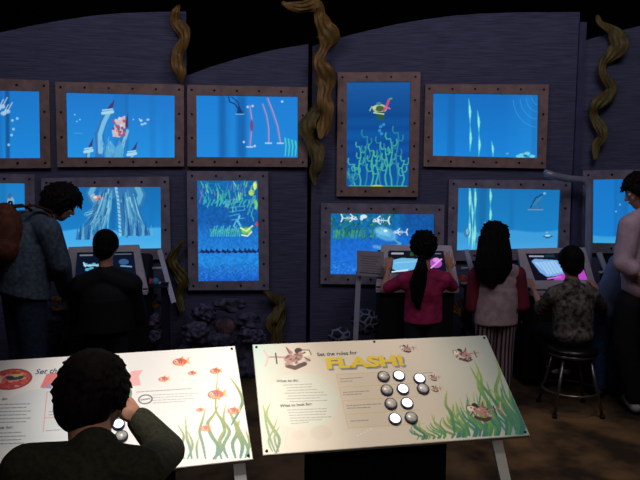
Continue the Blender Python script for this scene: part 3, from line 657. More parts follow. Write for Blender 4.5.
# ------------------------------------------------------------------ touch screen kiosks
MBEZ = mat('kiosk_bezel_grey', (186,176,186), .55, .1, var=.15, scale=20)
MCAB = mat('kiosk_cabinet_dark', (20,20,28), .8, var=.3)
MRAIL = mat('rail_metal', (176,178,196), .4, .1, var=.15)
MDRKT = mat('dark_metal', (38,40,56), .5, .3)
def kiosk(outer, inner, Yt, Yb, picfn, lab, railpx=None, boltless=False):
    o4 = [Q(*outer[0],Yt), Q(*outer[1],Yt), Q(*outer[2],Yb), Q(*outer[3],Yb)]
    P0 = o4[0]; n = (o4[1]-o4[0]).cross(o4[3]-o4[0]).normalized()
    if n.y > 0: n = -n
    i4 = [hitpl(x,y,P0,n) for x,y in inner]
    cx = (o4[0].x+o4[1].x)/2
    t = thing('touch_screen_kiosk', lab, 'kiosk', (cx, Yb, 0), 'touch screen kiosks along the wall')
    bm = BM(); th = .03
    vo = [bm.verts.new(p) for p in o4]; vi = [bm.verts.new(p) for p in i4]; vob = [bm.verts.new(p-n*th) for p in o4]; vib = [bm.verts.new(p-n*.012) for p in i4]
    for k in range(4):
        j = (k+1)%4; bm.faces.new([vo[k],vo[j],vi[j],vi[k]]); bm.faces.new([vo[k],vob[k],vob[j],vo[j]]); bm.faces.new([vi[k],vi[j],vib[j],vib[k]])
    bm.faces.new(vob)
    obj('bezel', bm, MBEZ, t)
    c4 = [p-n*.01 for p in i4]; link('display', picfn().mesh(*c4), MSCREEN, t)
    xl = o4[3].x+.03; xr = o4[2].x-.03; zt = o4[3].z-.03
    bm = BM(); a = [V((xl,Yb+.03,0.08)), V((xl,Yb+.03,zt)), V((xl,Yt+.05,o4[0].z-.05)), V((xl,Yt+.13,o4[0].z-.08)), V((xl,Yt+.13,.08))]
    prism(bm, a, V((xr-xl,0,0))); obj('cabinet', bm, MCAB, t)
    bm = BM(); prism(bm, [V((xl+.03,Yb+.07,0)),V((xr-.03,Yb+.07,0)),V((xr-.03,Yt+.11,0)),V((xl+.03,Yt+.11,0))], V((0,0,.09))); obj('plinth', bm, MPED, t)
    bm = BM(); prism(bm, [o4[3]-n*.03, o4[2]-n*.03, o4[2]-n*.03+V((0,-.035,-.012)), o4[3]-n*.03+V((0,-.035,-.012))], V((0,0,-.025))); obj('front_ledge', bm, MBEZ, t)
    return t
def kp1():
    c = Cv(77,252,134,281,2.6,(8,18,40)); c.rect(77,252,134,256,(10,12,25))
    c.line([(80,254.5),(92,254.5)],1.6,(150,170,190),.7); c.line([(114,254),(131,254)],1.1,(120,150,175),.7)
    for x,y in ((86,264),(90,265),(94,264),(92,268),(98,265),(88,269)): c.ell(x,y,2.2,1.6,(90,190,220),.95)
    c.line([(84,262),(86,266)],1.2,(190,225,240)); c.line([(85,265),(100,265)],1.4,(200,225,240),.8); c.line([(80,276),(90,274)],2,(80,170,220),.9); c.ell(123,262,5,3,(50,90,140)); c.line([(120,266),(130,267)],1.3,(120,170,200)); return c
def kp2():
    c = Cv(388,250,444,273,2.8,(14,14,30)); c.line([(392,252.5),(403,252.5)],1.8,(200,210,225),.8); c.rect(410,251,414,255,(40,120,60),.6); c.line([(430,252.3),(441,252.3)],1.1,(150,160,190),.7)
    c.poly([(394,259),(402,257),(424,258),(424,269),(400,271),(394,268)],(110,190,235)); c.line([(396,262),(420,260)],1,(170,220,245),.7); c.line([(394,271),(408,269)],1.4,(220,240,250))
    c.ell(435,262,6,5,(170,80,190)); c.ell(436,259,3.5,2.5,(225,150,230)); c.line([(430,267),(441,258)],1.6,(235,160,235)); return c
def kp3():
    c = Cv(526,252,584,281,2.8,(12,12,28)); c.line([(530,254.5),(544,254.8)],1.8,(190,200,220),.8); c.rect(546,253,556,256,(30,80,90),.6)
    c.poly([(530,260),(534,257.5),(556,259),(566,262),(566,273),(554,276),(541,277),(535,272)],(120,175,235)); c.poly([(532,261),(555,260),(560,272),(543,275)],(160,205,245))
    for k in range(5): c.line([(537+k*4,261),(541+k*4,274)],.7,(90,150,225),.6)
    c.poly([(546,281),(553,275),(583,270),(584,281)],(185,70,200)); c.line([(541,279),(556,277)],1.4,(215,120,225)); c.ell(579,262,4,6,(80,60,200)); return c
def kp4():
    c = Cv(622,252,690,281,2,(12,12,28)); c.poly([(630,259),(670,257),(676,272),(640,276)],(120,185,240)); c.ell(655,266,6,4,(200,220,240)); return c
kiosk([(68.5,247),(138.5,244.5),(147.5,288),(62,290)], [(77,252.5),(133.5,251.5),(137,280),(74,281.5)], 5.03,4.87,kp1,'grey touch screen kiosk in front of the boy in the dark jacket')
kiosk([(381.5,244.5),(451.5,245.5),(459,286),(376,286)], [(388.5,250.5),(443.5,251),(447,273.5),(385.5,273.5)], 5.12,4.96,kp2,'grey touch screen kiosk under the hands of the girl in the pink shirt')
kiosk([(517.5,248.5),(585,247.5),(597,289),(524,289)], [(525.5,253.5),(581,253),(588,279.5),(535,280.5)], 5.12,4.96,kp3,'grey touch screen kiosk before the boy seated on the stool')
kiosk([(616,250),(686,249),(694,288),(612,289)], [(623,254),(679,254),(684,279),(620,280)], 5.12,4.96,kp4,'grey touch screen kiosk mostly hidden behind the adult at the right edge')

def rail(px0, bar0, bar1, ys, xr, lab, post=None):
    a = Q(*bar0,5.2); b = Q(*bar1,4.98); cx = (a.x+b.x)/2
    t = thing('side_rail', lab, 'rail', (b.x, 5.1, 0), 'slanted metal rails beside the kiosks')
    bm = BM(); bar(bm, a, b, .038, .018); obj('slanted_bar', bm, MRAIL, t)
    for y in ys:
        f = (y-bar0[1])/(bar1[1]-bar0[1]); Y = 5.2+(4.98-5.2)*f; xb = bar0[0]+(bar1[0]-bar0[0])*f
        p = Q(px0, y+.6, Y); q = Q(xb, y, Y); bm = BM(); rings(bm, [p,q], .012, 10); obj('cross_bar', bm, MRAIL, t, True)
    p = Q(xb-5, ys[-1], 5.0)
    bm = BM(); bar(bm, V((p.x,5.06,0)), V((p.x,5.06,p.z-.0)), .06, .045); obj('post', bm, MDRKT, t)
    bm = BM(); q0 = Q(px0, ys[-1]+3, 5.03); bm2 = [V((q0.x,4.97,p.z-.035)), V((p.x+.03,4.97,p.z-.035)), V((p.x+.03,5.15,p.z-.035)), V((q0.x,5.15,p.z-.035))]
    prism(bm, bm2, V((0,0,.012))); obj('shelf', bm, MDRKT, t)
    return p.z-.023
z1 = rail(149,(159.5,250),(174,303),(268,283),170,'slanted rail right of the kiosk used by the boy in black')
z2 = rail(461,(466,250),(476,285),(268,283),470,'slanted rail between the pink-shirt girl and the long-haired girl')
z3 = rail(598.5,(599,253),(612,287),(272,284),610,'slanted rail between the seated boy and the adult at right')
MRED = mat('faded_red_plastic', (205,80,60), .5, var=.2); MBLU = mat('light_blue_plastic', (70,140,190), .4, var=.2)
def knob(px, py, Y, z, r, m, lab):
    c = Q(px, py, Y); c.z = z
    bm = BM(); pts = [c, c+V((0,0,r*.35)), c+V((0,0,r*.9)), c+V((0,0,r*1.5)), c+V((0,0,r*1.85)), c+V((0,0,r*1.95))]
    rings(bm, pts, [r*.75, r*.98, r*1.05, r*.8, r*.4, r*.08], 18); tag(obj('game_ball', bm, m, None, True), lab, 'ball', 'coloured balls on the rail shelves')
knob(149,280,5.06,z1,.03,MRED,'small red-orange ball on the shelf right of the black-jacket boy'); knob(155.5,281,5.06,z1,.03,MBLU,'light blue ball beside the red one, right of the black-jacket boy')
knob(463,275,5.06,z2,.042,MRED,'red ball on the rail shelf behind the pink-shirt girl\'s elbow'); knob(457,281,5.02,z2,.028,MBLU,'blue ball on the rail shelf behind the pink-shirt girl\'s elbow')
knob(613,263,5.06,z3,.045,MRED,'red ball beside the seated boy\'s kiosk near the adult\'s sleeve')

# bent handrail tube and placard
t = thing('bent_pole', 'tall bent metal tube arching over from beside the seated boy', 'pole', (Q(588,250,5.15).x,5.15,0))
pts = [Q(545,173,5.22), Q(556,176.5,5.25), Q(568,178.8,5.29), Q(576,179.3,5.31), Q(583,180,5.32), Q(587.5,183.5,5.33), Q(589.2,190,5.33), Q(589.3,200,5.33), Q(588.5,250,5.33)]
b = V(pts[-1]); b.z = .01; pts.append(b)
bm = BM(); rings(bm, pts, .030, 14); obj('tube', bm, mat('pole_metal', (150,152,172), .35, .15, var=.15, spec=.6), t, True)
bm = BM(); rings(bm, [V((b.x,b.y,0)), V((b.x,b.y,.012))], .07, 20); obj('base_plate', bm, MDRKT, t, True)
t = thing('placard', 'small grey text placard on a thin post left of the pink-shirt girl', 'sign', (Q(356,280,5.0).x,5.0,0))
q4 = [Q(357,250.5,5.0), Q(384,252,5.0), Q(383.5,277,4.97), Q(357,275.5,4.97)]
bm = BM(); prism(bm, q4, V((0,.012,0))); obj('plate', bm, mat('placard_grey', (150,140,150), .6, var=.06), t)
cvp = Cv(357,250,384,277,3,(150,142,150))
for k in range(7): cvp.line([(361+(k%2)*1.5,255.5+k*2.6),(380-(k*3)%5,255.8+k*2.6)], .7, (85,80,95), .8)
cvp.line([(360,273.5),(381,274)], 1.2, (60,55,70), .8)
link('printed_text', cvp.mesh(*[p+V((0,-.0015,0)) for p in q4]), MPRINT, t)
a = Q(359,272,4.995); b = Q(355.5,345,4.995); b2 = a+(b-a)*(a.z/(a.z-b.z)); b2.z = 0
bm = BM(); bar(bm, V((a.x,5.03,a.z)), V((b2.x,5.03,0)), .04, .03); obj('post', bm, MRAIL, t)

# ------------------------------------------------------------------ golden weed ribbons on the wall
MGOLD = mat('weed_bronze_gold', (138,102,50), .5, .15, scale=5, col2=(104,78,42), stretch=(7,7,.6), bump=.2)
MGOLD2 = mat('weed_dim_olive', (112,96,50), .6, .1, scale=5, col2=(78,68,40), stretch=(7,7,.6), bump=.2)
def ribbon(pl, pts, off, m, lab, ph=0., tw=1.5, parent=None, name='weed_strand'):
    """pts: (px,py,width_px); a leaf strip that twists about its midline"""
    P = []; N = len(pts)
    for i in range(N-1):
        p0,p1,p2,p3 = pts[max(i-1,0)],pts[i],pts[i+1],pts[min(i+2,N-1)]
        for q in range(6):
            t = q/6; P.append([.5*((2*p1[k])+(-p0[k]+p2[k])*t+(2*p0[k]-5*p1[k]+4*p2[k]-p3[k])*t*t+(-p0[k]+3*p1[k]-3*p2[k]+p3[k])*t**3) for k in range(3)])
    P.append(list(pts[-1])); n = pl[1]
    W = [on(pl, p[0], p[1], off+.02*math.sin(i*.35+ph)) for i,p in enumerate(P)]
    K = 12; rowsF = []; rowsB = []; bm = BM()
    for i,p in enumerate(W):
        d = (W[min(i+1,len(W)-1)]-W[max(i-1,0)]).normalized(); s = d.cross(n).normalized()
        w = max(P[i][2],.8)/2/115*1.22
        ang = .75*math.sin(i*.22*tw+ph); sd = s*math.cos(ang)+n*math.sin(ang)*.8; nn = (n*math.cos(ang)-s*math.sin(ang)).normalized()
        f = []; b = []
        for k in range(K+1):
            u = k/K*2-1; c = p+sd*(u*w)+nn*(.007*math.cos(u*9.5+i*.12)+(.25*w*(1-u*u)))
            f.append(bm.verts.new(c)); b.append(bm.verts.new(c-nn*.012))
        rowsF.append(f); rowsB.append(b)
    for i in range(len(W)-1):
        for k in range(K):
            bm.faces.new([rowsF[i][k],rowsF[i][k+1],rowsF[i+1][k+1],rowsF[i+1][k]]); bm.faces.new([rowsB[i][k],rowsB[i+1][k],rowsB[i+1][k+1],rowsB[i][k+1]])
        for k in (0,K): bm.faces.new([rowsF[i][k],rowsF[i+1][k],rowsB[i+1][k],rowsB[i][k]])
    for r_ in (0,-1): bm.faces.new(rowsF[r_]+rowsB[r_][::-1])
    o = obj(name, bm, m, parent, True)
    if lab: tag(o, lab, 'seaweed', 'bronze seaweed ornaments on the wall')
    return o
ribbon(PL, [(179.5,5,1.5),(176,13,7),(176,22,9),(184,32,12),(184,42,9),(178,52,9),(177,62,12),(180,73,9),(181.5,83,1.5)], .1, MGOLD, 'short bronze seaweed leaf at the upper left between the wall panels', .2, 1)
ribbon(PC, [(282,2,2),(288,5,6),(300,7,9),(313,5,11),(319,8,11),(320,16,10),(324,26,16),(328,37,19),(324,50,9),(319,62,12),(324,74,19),(326,85,16),(324,98,13),(327,112,13),(324,126,13),(320,139,3)], .16, MGOLD, 'longest bronze seaweed strand, curling over at the top near the centre joint', .6, 1.3)
ribbon(PC, [(332,98,3),(322,105,10),(312,116,14),(307,128,15),(310,140,12),(316,150,14),(317,162,13),(314,174,8),(315,186,2)], .11, MGOLD2, 'darker bronze seaweed strand hanging below the longest one', 1.5, 1.2)
ribbon(PR, [(597.5,15,2),(601,23,6),(612,30,9),(618,38,13),(619,47,15),(610,56,10),(603,64,9),(604,76,7),(611,88,9),(606,97,11),(596,106,11),(594,116,9),(600,126,9),(603,136,8),(596,146,7),(595.5,160,4)], .1, MGOLD, 'wavy bronze seaweed strand at the upper right of the wall', .1, 1)
for o in bpy.data.objects:
    if o.get('label','').startswith('wavy bronze'): o.data.materials[0] = MGOLD2
ribbon(PL, [(264,291,2),(272,296,8),(279,304,10),(276,314,9),(271,324,10),(275,334,10),(273,350,6)], .09, MGOLD2, 'low seaweed strand standing right of the dark rock pile', .3, 1.2)
ribbon(PL, [(285,296,1.5),(281,306,5),(283,318,6),(278,330,7),(281,350,4)], .06, MGOLD2, 'thin dim seaweed strand just right of the low one', 1.2, 1.2)
ribbon(PL, [(184,240,2),(177,250,6),(172,262,10),(179,273,12),(183,284,9),(178,296,8),(183,312,4)], .08, MGOLD2, 'dim seaweed strand between the left rail and the upright screen', .5, 1.2)

# ------------------------------------------------------------------ rocks and corals at the wall foot
MROCK = mat('dark_purple_rock', (92,92,118), .8, scale=16, col2=(24,24,38), bump=.7)
MROCK2 = mat('speckled_rock', (104,98,128), .8, scale=30, col2=(28,26,44), bump=.8)
MLAT = mat('lattice_coral', (26,28,44), .8, scale=17, col2=(120,122,150), kind='voronoi', bump=.8)
MYEL = mat('yellow_brown_coral', (176,128,60), .7, scale=14, col2=(70,40,34), bump=.5)
MSHELL = mat('ribbed_shell', (130,96,100), .6, scale=10, col2=(56,44,60), bump=.3)
def rock(px, py, rx, ry, m, lab, Y=None, rough=.22, name='rock', cat='rock', seed=0, grp='dark rocks at the foot of the wall'):
    c = Q(px, py, Y or 5.3); k = 635/(Y or 5.3); rx /= k; ry /= k
    bm = BM(); bmesh.ops.create_icosphere(bm, subdivisions=4, radius=1)
    from mathutils import noise as nz
    for v in bm.verts:
        d = nz.noise(v.co*1.6+V((seed*3.1,px*.1,0)))*rough*1.6+nz.noise(v.co*4.5+V((seed,0,px)))*rough*.55
        p = v.co*(1+d); v.co = V((p.x*rx, p.y*min(rx,ry)*.9, p.z*ry))+c
    return tag(obj(name, bm, m, None, True), lab, cat, grp)
def pile(name, lab, px, py, rx, ry, m, sub, Y=5.3):   # a base mound reaching the floor
    c = Q(px, py, Y); k = 635/Y
    bm = BM(); bmesh.ops.create_icosphere(bm, subdivisions=4, radius=1)
    from mathutils import noise as nz
    for v in bm.verts:
        p = v.co*(1+.25*nz.noise(v.co*2+V((px,0,0)))+.1*nz.noise(v.co*6)); z = max(0, p.z*ry/k+c.z*0)
        v.co = V((c.x+p.x*rx/k, min(c.y+p.y*.15, 5.25), z))
    return tag(obj(name, bm, m, None, True), lab, 'rock', 'dark rocks at the foot of the wall')
zt = (Q(220,318,5.3).z)*635/5.3
pile('rock_mound', 'wide dark rock mound under the ribbed shell', 221, 340, 45, zt, MROCK, None, 5.28)
pile('rock_mound', 'dark rock mound behind the post of the left slanted rail', 161, 340, 14, zt*.8, MROCK2, None, 5.3)
pile('rock_mound', 'dark rock mound under the lattice coral left of the pink-shirt girl', 349, 340, 27, zt*.75, MROCK2, None, 5.3)
pile('rock_mound', 'dark rock mound between the two girls under the red fan coral', 484, 340, 26, zt*.85, MROCK, None, 5.3)
rock(229,305,17,6.5,MROCK,'flat dark rock lying on top of the pile beneath the upright screen',5.2,.3,seed=1)
rock(204,313,13,9,MROCK2,'rounded speckled rock at the upper left of the pile beneath the upright screen',5.2,.25,seed=2)
rock(248,321,12,8,MROCK,'dark rock right of the ribbed shell',5.18,.3,seed=3)
rock(196,332,14,10,MROCK2,'speckled rock at the lower left of the ribbed shell',5.14,.3,seed=4)
rock(252,336,13,9,MROCK2,'speckled rock below the rock right of the ribbed shell',5.14,.3,seed=5)
rock(222,341,14,8,MROCK,'dark rock directly below the ribbed shell',5.12,.3,seed=6)
c = Q(225,327,5.14); bm = BM(); bmesh.ops.create_uvsphere(bm, u_segments=72, v_segments=20, radius=1)
for v in bm.verts:
    a = math.atan2(v.co.x, v.co.y); g = 1+.06*math.cos(a*18); v.co = c+V((v.co.x*.078*g, v.co.y*.06*g, v.co.z*.078))
tag(obj('shell', bm, MSHELL, None, True), 'round ribbed shell set in the rock pile beneath the upright screen', 'shell')
rock(366,322,15,13,MLAT,'round lattice-patterned coral left of the pink-shirt girl',5.12,.08,'coral','coral',7,'corals between the kiosks')
rock(340,336,12,8,MLAT,'low lattice-patterned coral at the foot of the placard, left side',5.06,.12,'coral','coral',8,'corals between the kiosks')
for k,(px,py,r1,r2,lab) in enumerate(((150,296,8,3.5,'long yellow-brown coral plate just under the left rail shelf'),(155,304,8,3.5,'lower yellow-brown coral plate under the left rail shelf'),(57,300,8,3,'yellow-brown coral plate between the backpack wearer and the dark-jacket boy'),(57,309,7,3,'lower yellow-brown coral plate between the backpack wearer and the dark-jacket boy'))):
    rock(px,py,r1,r2,MYEL,lab,5.14,.3,'coral','coral',k+20,'corals between the kiosks')
for k,(px,py,r1,r2,lab) in enumerate(((154,321,8,7,'speckled rock low behind the left rail post'),(153,336,8,7,'speckled rock lowest behind the left rail post'),(55,325,9,8,'speckled rock between the backpack wearer and the dark-jacket boy'),(55,340,9,7,'lowest rock between the backpack wearer and the dark-jacket boy'))):
    rock(px,py,r1,r2,MROCK2,lab,5.06,.3,seed=k+30)
# fan coral between the girls
def fan(px, py, h, m, lab, seed):
    r = random.Random(seed); bm = BM(); b = Q(px, py, 5.1)
    for k in range(9):
        a = -0.9+1.8*k/8; L = h*r.uniform(.7,1); p = [b+V((math.sin(a)*L*t*(.6+.4*t), -.02*math.sin(t*3+k), L*t*math.cos(a*.7))) for t in (0,.3,.6,.85,1)]
        rings(bm, p, [.014,.018,.02,.015,.004], 8, .5)
    return tag(obj('fan_coral', bm, m, None, True), lab, 'coral', 'corals between the kiosks')
MFAN1 = mat('fan_coral_orange', (190,100,50), .6, scale=20, col2=(120,40,40)); MFAN2 = mat('fan_coral_yellow', (180,150,60), .6, scale=20, col2=(110,70,40))
fan(463,322,.2,MFAN2,'yellow fan coral behind the pink-shirt girl\'s right side',1); fan(470,312,.14,MFAN1,'orange fan coral between the two girls',2)
rock(472,330,10,8,MROCK2,'speckled rock low between the two girls',5.08,.3,seed=40); rock(488,338,9,7,MROCK,'dark rock low behind the long-haired girl',5.06,.3,seed=41)

# ------------------------------------------------------------------ stool
st = Q(575,349,4.5); sx, sy = st.x-.03, 4.48
MCHR = mat('stool_metal', (120,116,112), .3, .8, var=.2)
t = thing('stool', 'low black stool with splayed metal legs carrying the boy in the patterned shirt', 'stool', (sx, sy, 0))
zs = .47
bm = BM(); rings(bm, [V((sx,sy,zs-.045)), V((sx,sy,zs-.04)), V((sx,sy,zs-.012)), V((sx,sy,zs))], [.15,.17,.175,.15], 32); obj('seat', bm, mat('stool_black_seat', (14,14,16), .35, spec=.5), t, True)
bm = BM(); rings(bm, [V((sx,sy,zs-.06)), V((sx,sy,zs-.04))], [.168,.168], 32); obj('seat_rim', bm, MCHR, t, True)
for a in (45,135,225,315):
    ca, sa = math.cos(R(a)), math.sin(R(a))
    bm = BM(); rings(bm, [V((sx+.13*ca,sy+.13*sa,zs-.055)), V((sx+.235*ca,sy+.235*sa,0.012))], [.0125,.0115], 12); lg = obj('leg', bm, MCHR, t, True)
    bm = BM(); rings(bm, [V((sx+.234*ca,sy+.234*sa,0.022)), V((sx+.237*ca,sy+.237*sa,0.0))], [.017,.018], 12); obj('foot_cap', bm, mat('rubber_black', (20,20,20), .8), lg, True)
bm = BM(); N = 40; rr_ = .195
pts = [V((sx+rr_*math.cos(2*math.pi*k/N), sy+rr_*math.sin(2*math.pi*k/N), .16)) for k in range(N+1)]
rings(bm, pts, .009, 8); obj('foot_ring', bm, MCHR, t, True)

# ------------------------------------------------------------------ people
MSKIN = mat('skin', (196,140,116), .6, var=.12, scale=20); MEYE = mat('eye_white', (210,205,200), .3)
MHAIRB = mat('black_hair', (20,15,15), .75, scale=60, col2=(7,6,7), stretch=(1,1,.25), bump=.3, spec=.1)
MHAIRD = mat('dark_brown_hair', (26,18,16), .75, scale=60, col2=(10,7,7), stretch=(1,1,.25), bump=.3, spec=.1)
def frame(f, up=(0,0,1)):
    f = V(f).normalized(); s = f.cross(V(up)).normalized(); return f, s.cross(f).normalized(), s
def skel(x, y, H, f, hh, k=None):
    f, u, s = frame(f); k = k or H/1.7; J = dict(H=H, k=k, f=f, s=s, hh=hh)
    def p(ds, df, z): return V((x, y, 0))+s*ds+f*df+V((0,0,z))
    nk = H-hh-.035*k
    J['pelvis'] = p(0,0,.54*H); J['waist'] = p(0,0,.62*H); J['chest'] = p(0,0,nk-.15*k); J['neck'] = p(0,-.01,nk); J['head'] = p(0,.015,H-hh*.5)
    J['hf'] = f; J['hu'] = V((0,0,1))
    for sd, n in ((-1,'L'),(1,'R')):
        J['sh'+n] = p(sd*.165*k,0,nk-.045*k); J['el'+n] = p(sd*.21*k,0,nk-.33*k); J['wr'+n] = p(sd*.22*k,.08,nk-.56*k)
        J['hip'+n] = p(sd*.085*k,0,.51*H); J['kn'+n] = p(sd*.09*k,.015,.275*H); J['an'+n] = p(sd*.09*k,-.01,.055*H+.01); J['toe'+n] = p(sd*.105*k,.14*k,.03*k+.008)
        J['hd'+n] = None; J['hn'+n] = None
    return J
def hand(bm, wr, d, pn, side, k, curl=.35, spread=.08):
    d = V(d).normalized(); pn = V(pn); pn = (pn-d*pn.dot(d)).normalized(); lat = d.cross(pn).normalized()*side
    ell(bm, wr+d*.045*k, (.037*k,.05*k,.015*k), d, pn, 16)
    cap(bm, wr-d*.01*k, wr+d*.03*k, .022*k, .026*k)
    for i, L in enumerate((.070,.080,.075,.058)):
        o = (1.5-i)*.0195*k; base = wr+d*.078*k+lat*o*1.0; dd = (d+lat*(1.5-i)*spread).normalized(); p = base; c = 0
        for q, fr in enumerate((.45,.32,.23)):
            c += curl*(.6+.3*q); e = p+(dd*math.cos(c)+pn*math.sin(c))*L*k*fr*1.15
            cap(bm, p, e, (.0088-.001*q)*k, (.0082-.001*q)*k, 8); p = e
    b = wr+d*.02*k+lat*.026*k; m = b+(lat*.75+d*.6+pn*.25).normalized()*.04*k; e = m+(lat*.25+d*.9+pn*.3).normalized()*.032*k
    cap(bm, b, m, .0135*k, .0105*k, 8); cap(bm, m, e, .0105*k, .008*k, 8)
def head(bm, J):
    c, h = J['head'], J['hh']; f, u, s = frame(J['hf'], J['hu'])
    ell(bm, c+u*.07*h-f*.02*h, (.33*h,.40*h,.40*h), f, u, 24)
    ell(bm, c-u*.2*h+f*.08*h, (.25*h,.29*h,.28*h), f, u, 20)
    cap(bm, c-u*.40*h+f*.20*h, c-u*.38*h+f*.24*h, .085*h, .075*h)
    cap(bm, c+u*.02*h+f*.36*h, c-u*.13*h+f*.43*h, .03*h, .055*h, 8)
    for sd in (-1,1):
        cap(bm, c+s*sd*.13*h+f*.34*h+u*.07*h, c+s*sd*.05*h+f*.37*h+u*.07*h, .035*h, .03*h, 8)
        ell(bm, c+s*sd*.335*h-f*.03*h-u*.04*h, (.03*h,.07*h,.115*h), (f+s*sd*.4), u, 12)
        ell(bm, c+s*sd*.16*h+f*.24*h-u*.12*h, (.11*h,.11*h,.10*h), f, u, 10)
    cap(bm, c-u*.245*h+f*.345*h-s*.06*h, c-u*.245*h+f*.345*h+s*.06*h, .028*h, .028*h, 8)
def eyes(J, t):
    c, h = J['head'], J['hh']; f, u, s = frame(J['hf'], J['hu'])
    for sd in (-1,1):
        p = c+s*sd*.145*h+f*.335*h+u*.0*h
        bm = BM(); ell(bm, p, (.05*h,.05*h,.042*h), f, u, 12); e = obj('eye', bm, MEYE, t, True)
        bm = BM(); ell(bm, p+f*.035*h, (.025*h,.02*h,.028*h), f, u, 10); obj('iris', bm, mat('iris_dark', (20,14,12), .3), e, True)
    bm = BM(); ell(bm, c-u*.245*h+f*.37*h, (.085*h,.025*h,.028*h), f, u, 12); obj('lips', bm, mat('lips', (150,84,80), .5), t, True)
def torso(bm, J, g, w=1.0, hem=None, neck=True, sh=1.0):
    k = J['k']; f, u, s = frame(J['f'])
    ax = (J['neck']-J['pelvis']).normalized(); s2 = (J['shR']-J['shL']).normalized(); f2 = ax.cross(s2).normalized()
    ell(bm, J['chest'], (.150*k*w+g,.100*k*w+g,.17*k), f2, ax, 20)
    ell(bm, J['waist'], (.130*k*w+g,.092*k*w+g,.15*k), f2, ax, 20)
    ell(bm, J['pelvis'], (.150*k*w+g,.110*k*w+g,.12*k), f, u, 20)
    cap(bm, J['chest']-s2*.06*k*w, J['pelvis']-s2*.05*k*w, .085*k*w+g, .085*k*w+g, 14); cap(bm, J['chest']+s2*.06*k*w, J['pelvis']+s2*.05*k*w, .085*k*w+g, .085*k*w+g, 14)
    for n in 'LR': cap(bm, J['neck']-ax*.03*k, J['sh'+n], .052*k+g, (.050*k+g)*sh, 14); cap(bm, J['chest']+(J['sh'+n]-J['chest'])*.3, J['sh'+n]-ax*.03*k, .08*k+g*.6, .05*k+g*.6, 14)
    if hem:
        P = [J['chest'], J['waist'], J['pelvis'], J['pelvis']-V((0,0,hem))]; Rg = []
        for p, e in zip(P, (0,0,.004,.008)):
            Rg.append([bm.verts.new(p+s2*(.150*k*w+g+e)*math.cos(2*math.pi*q/24)+f2*(.105*k*w+g+e)*math.sin(2*math.pi*q/24)) for q in range(24)])
        for i in range(3):
            for q in range(24): bm.faces.new([Rg[i][q],Rg[i][(q+1)%24],Rg[i+1][(q+1)%24],Rg[i+1][q]])
        bm.faces.new(Rg[0][::-1]); bm.faces.new(Rg[-1])
def arm(bm, J, n, g, upto=2.0, rs=1.0):
    k = J['k']; sh, el, wr = J['sh'+n], J['el'+n], J['wr'+n]
    t = min(1, upto); cap(bm, sh, sh+(el-sh)*t, .046*k*rs+g, (.046-.009*t)*k*rs+g, 14)
    if upto > 1: t = upto-1; cap(bm, el, el+(wr-el)*t, .037*k*rs+g, (.037-.013*t)*k*rs+g, 14)
def leg(bm, J, n, g, upto=2.0):
    k = J['k']; a, b, c = J['hip'+n], J['kn'+n], J['an'+n]
    cap(bm, a, b, .080*k+g, .053*k+g, 14); t = upto-1; cap(bm, b, b+(c-b)*t, .053*k+g, (.053-.018*t)*k+g, 14)
def cutends(o): return o
def fur(bm, J, n, lens, rad, zmin_back=-.55, zmin_side=-.2, front=.3, seed=1, grow=.03, clump=.06, out=.25):
    """hair as a cap over the skull with many small locks"""
    c, h = J['head'], J['hh']; f, u, s = frame(J['hf'], J['hu']); r = random.Random(seed)
    ell(bm, c+u*.12*h-f*.07*h, ((.335+grow)*h,(.385+grow)*h,(.385+grow)*h), f, u, 24)
    ell(bm, c-u*.10*h-f*.20*h, ((.29+grow)*h,(.23+grow)*h,(.30+grow)*h), f, u, 20)
    cnt = 0
    while cnt < n:
        a = r.uniform(-math.pi, math.pi); z = r.uniform(-.65, 1); q = math.sqrt(max(0,1-z*z)); dx, dy = q*math.sin(a), q*math.cos(a)
        lim = zmin_back if dy < -.35 else zmin_side if dy < front else .42
        if z < lim: continue
        p = c+u*.07*h-f*.02*h+s*dx*(.33+grow)*h+f*dy*(.40+grow)*h+u*z*(.40+grow)*h
        nrm = (s*dx+f*dy+u*z).normalized(); dn = (-u*(1.05-z*.4)+f*(.6*z)+s*r.uniform(-.5,.5)-nrm*0); tn = (dn-nrm*dn.dot(nrm)).normalized()
        L = lens*h*r.uniform(.6,1.25); e = p+tn*L+nrm*L*out*r.uniform(-.2,1); cap(bm, p-nrm*.01*h, e, clump*h*r.uniform(.7,1.2), .012*h, 7); cnt += 1
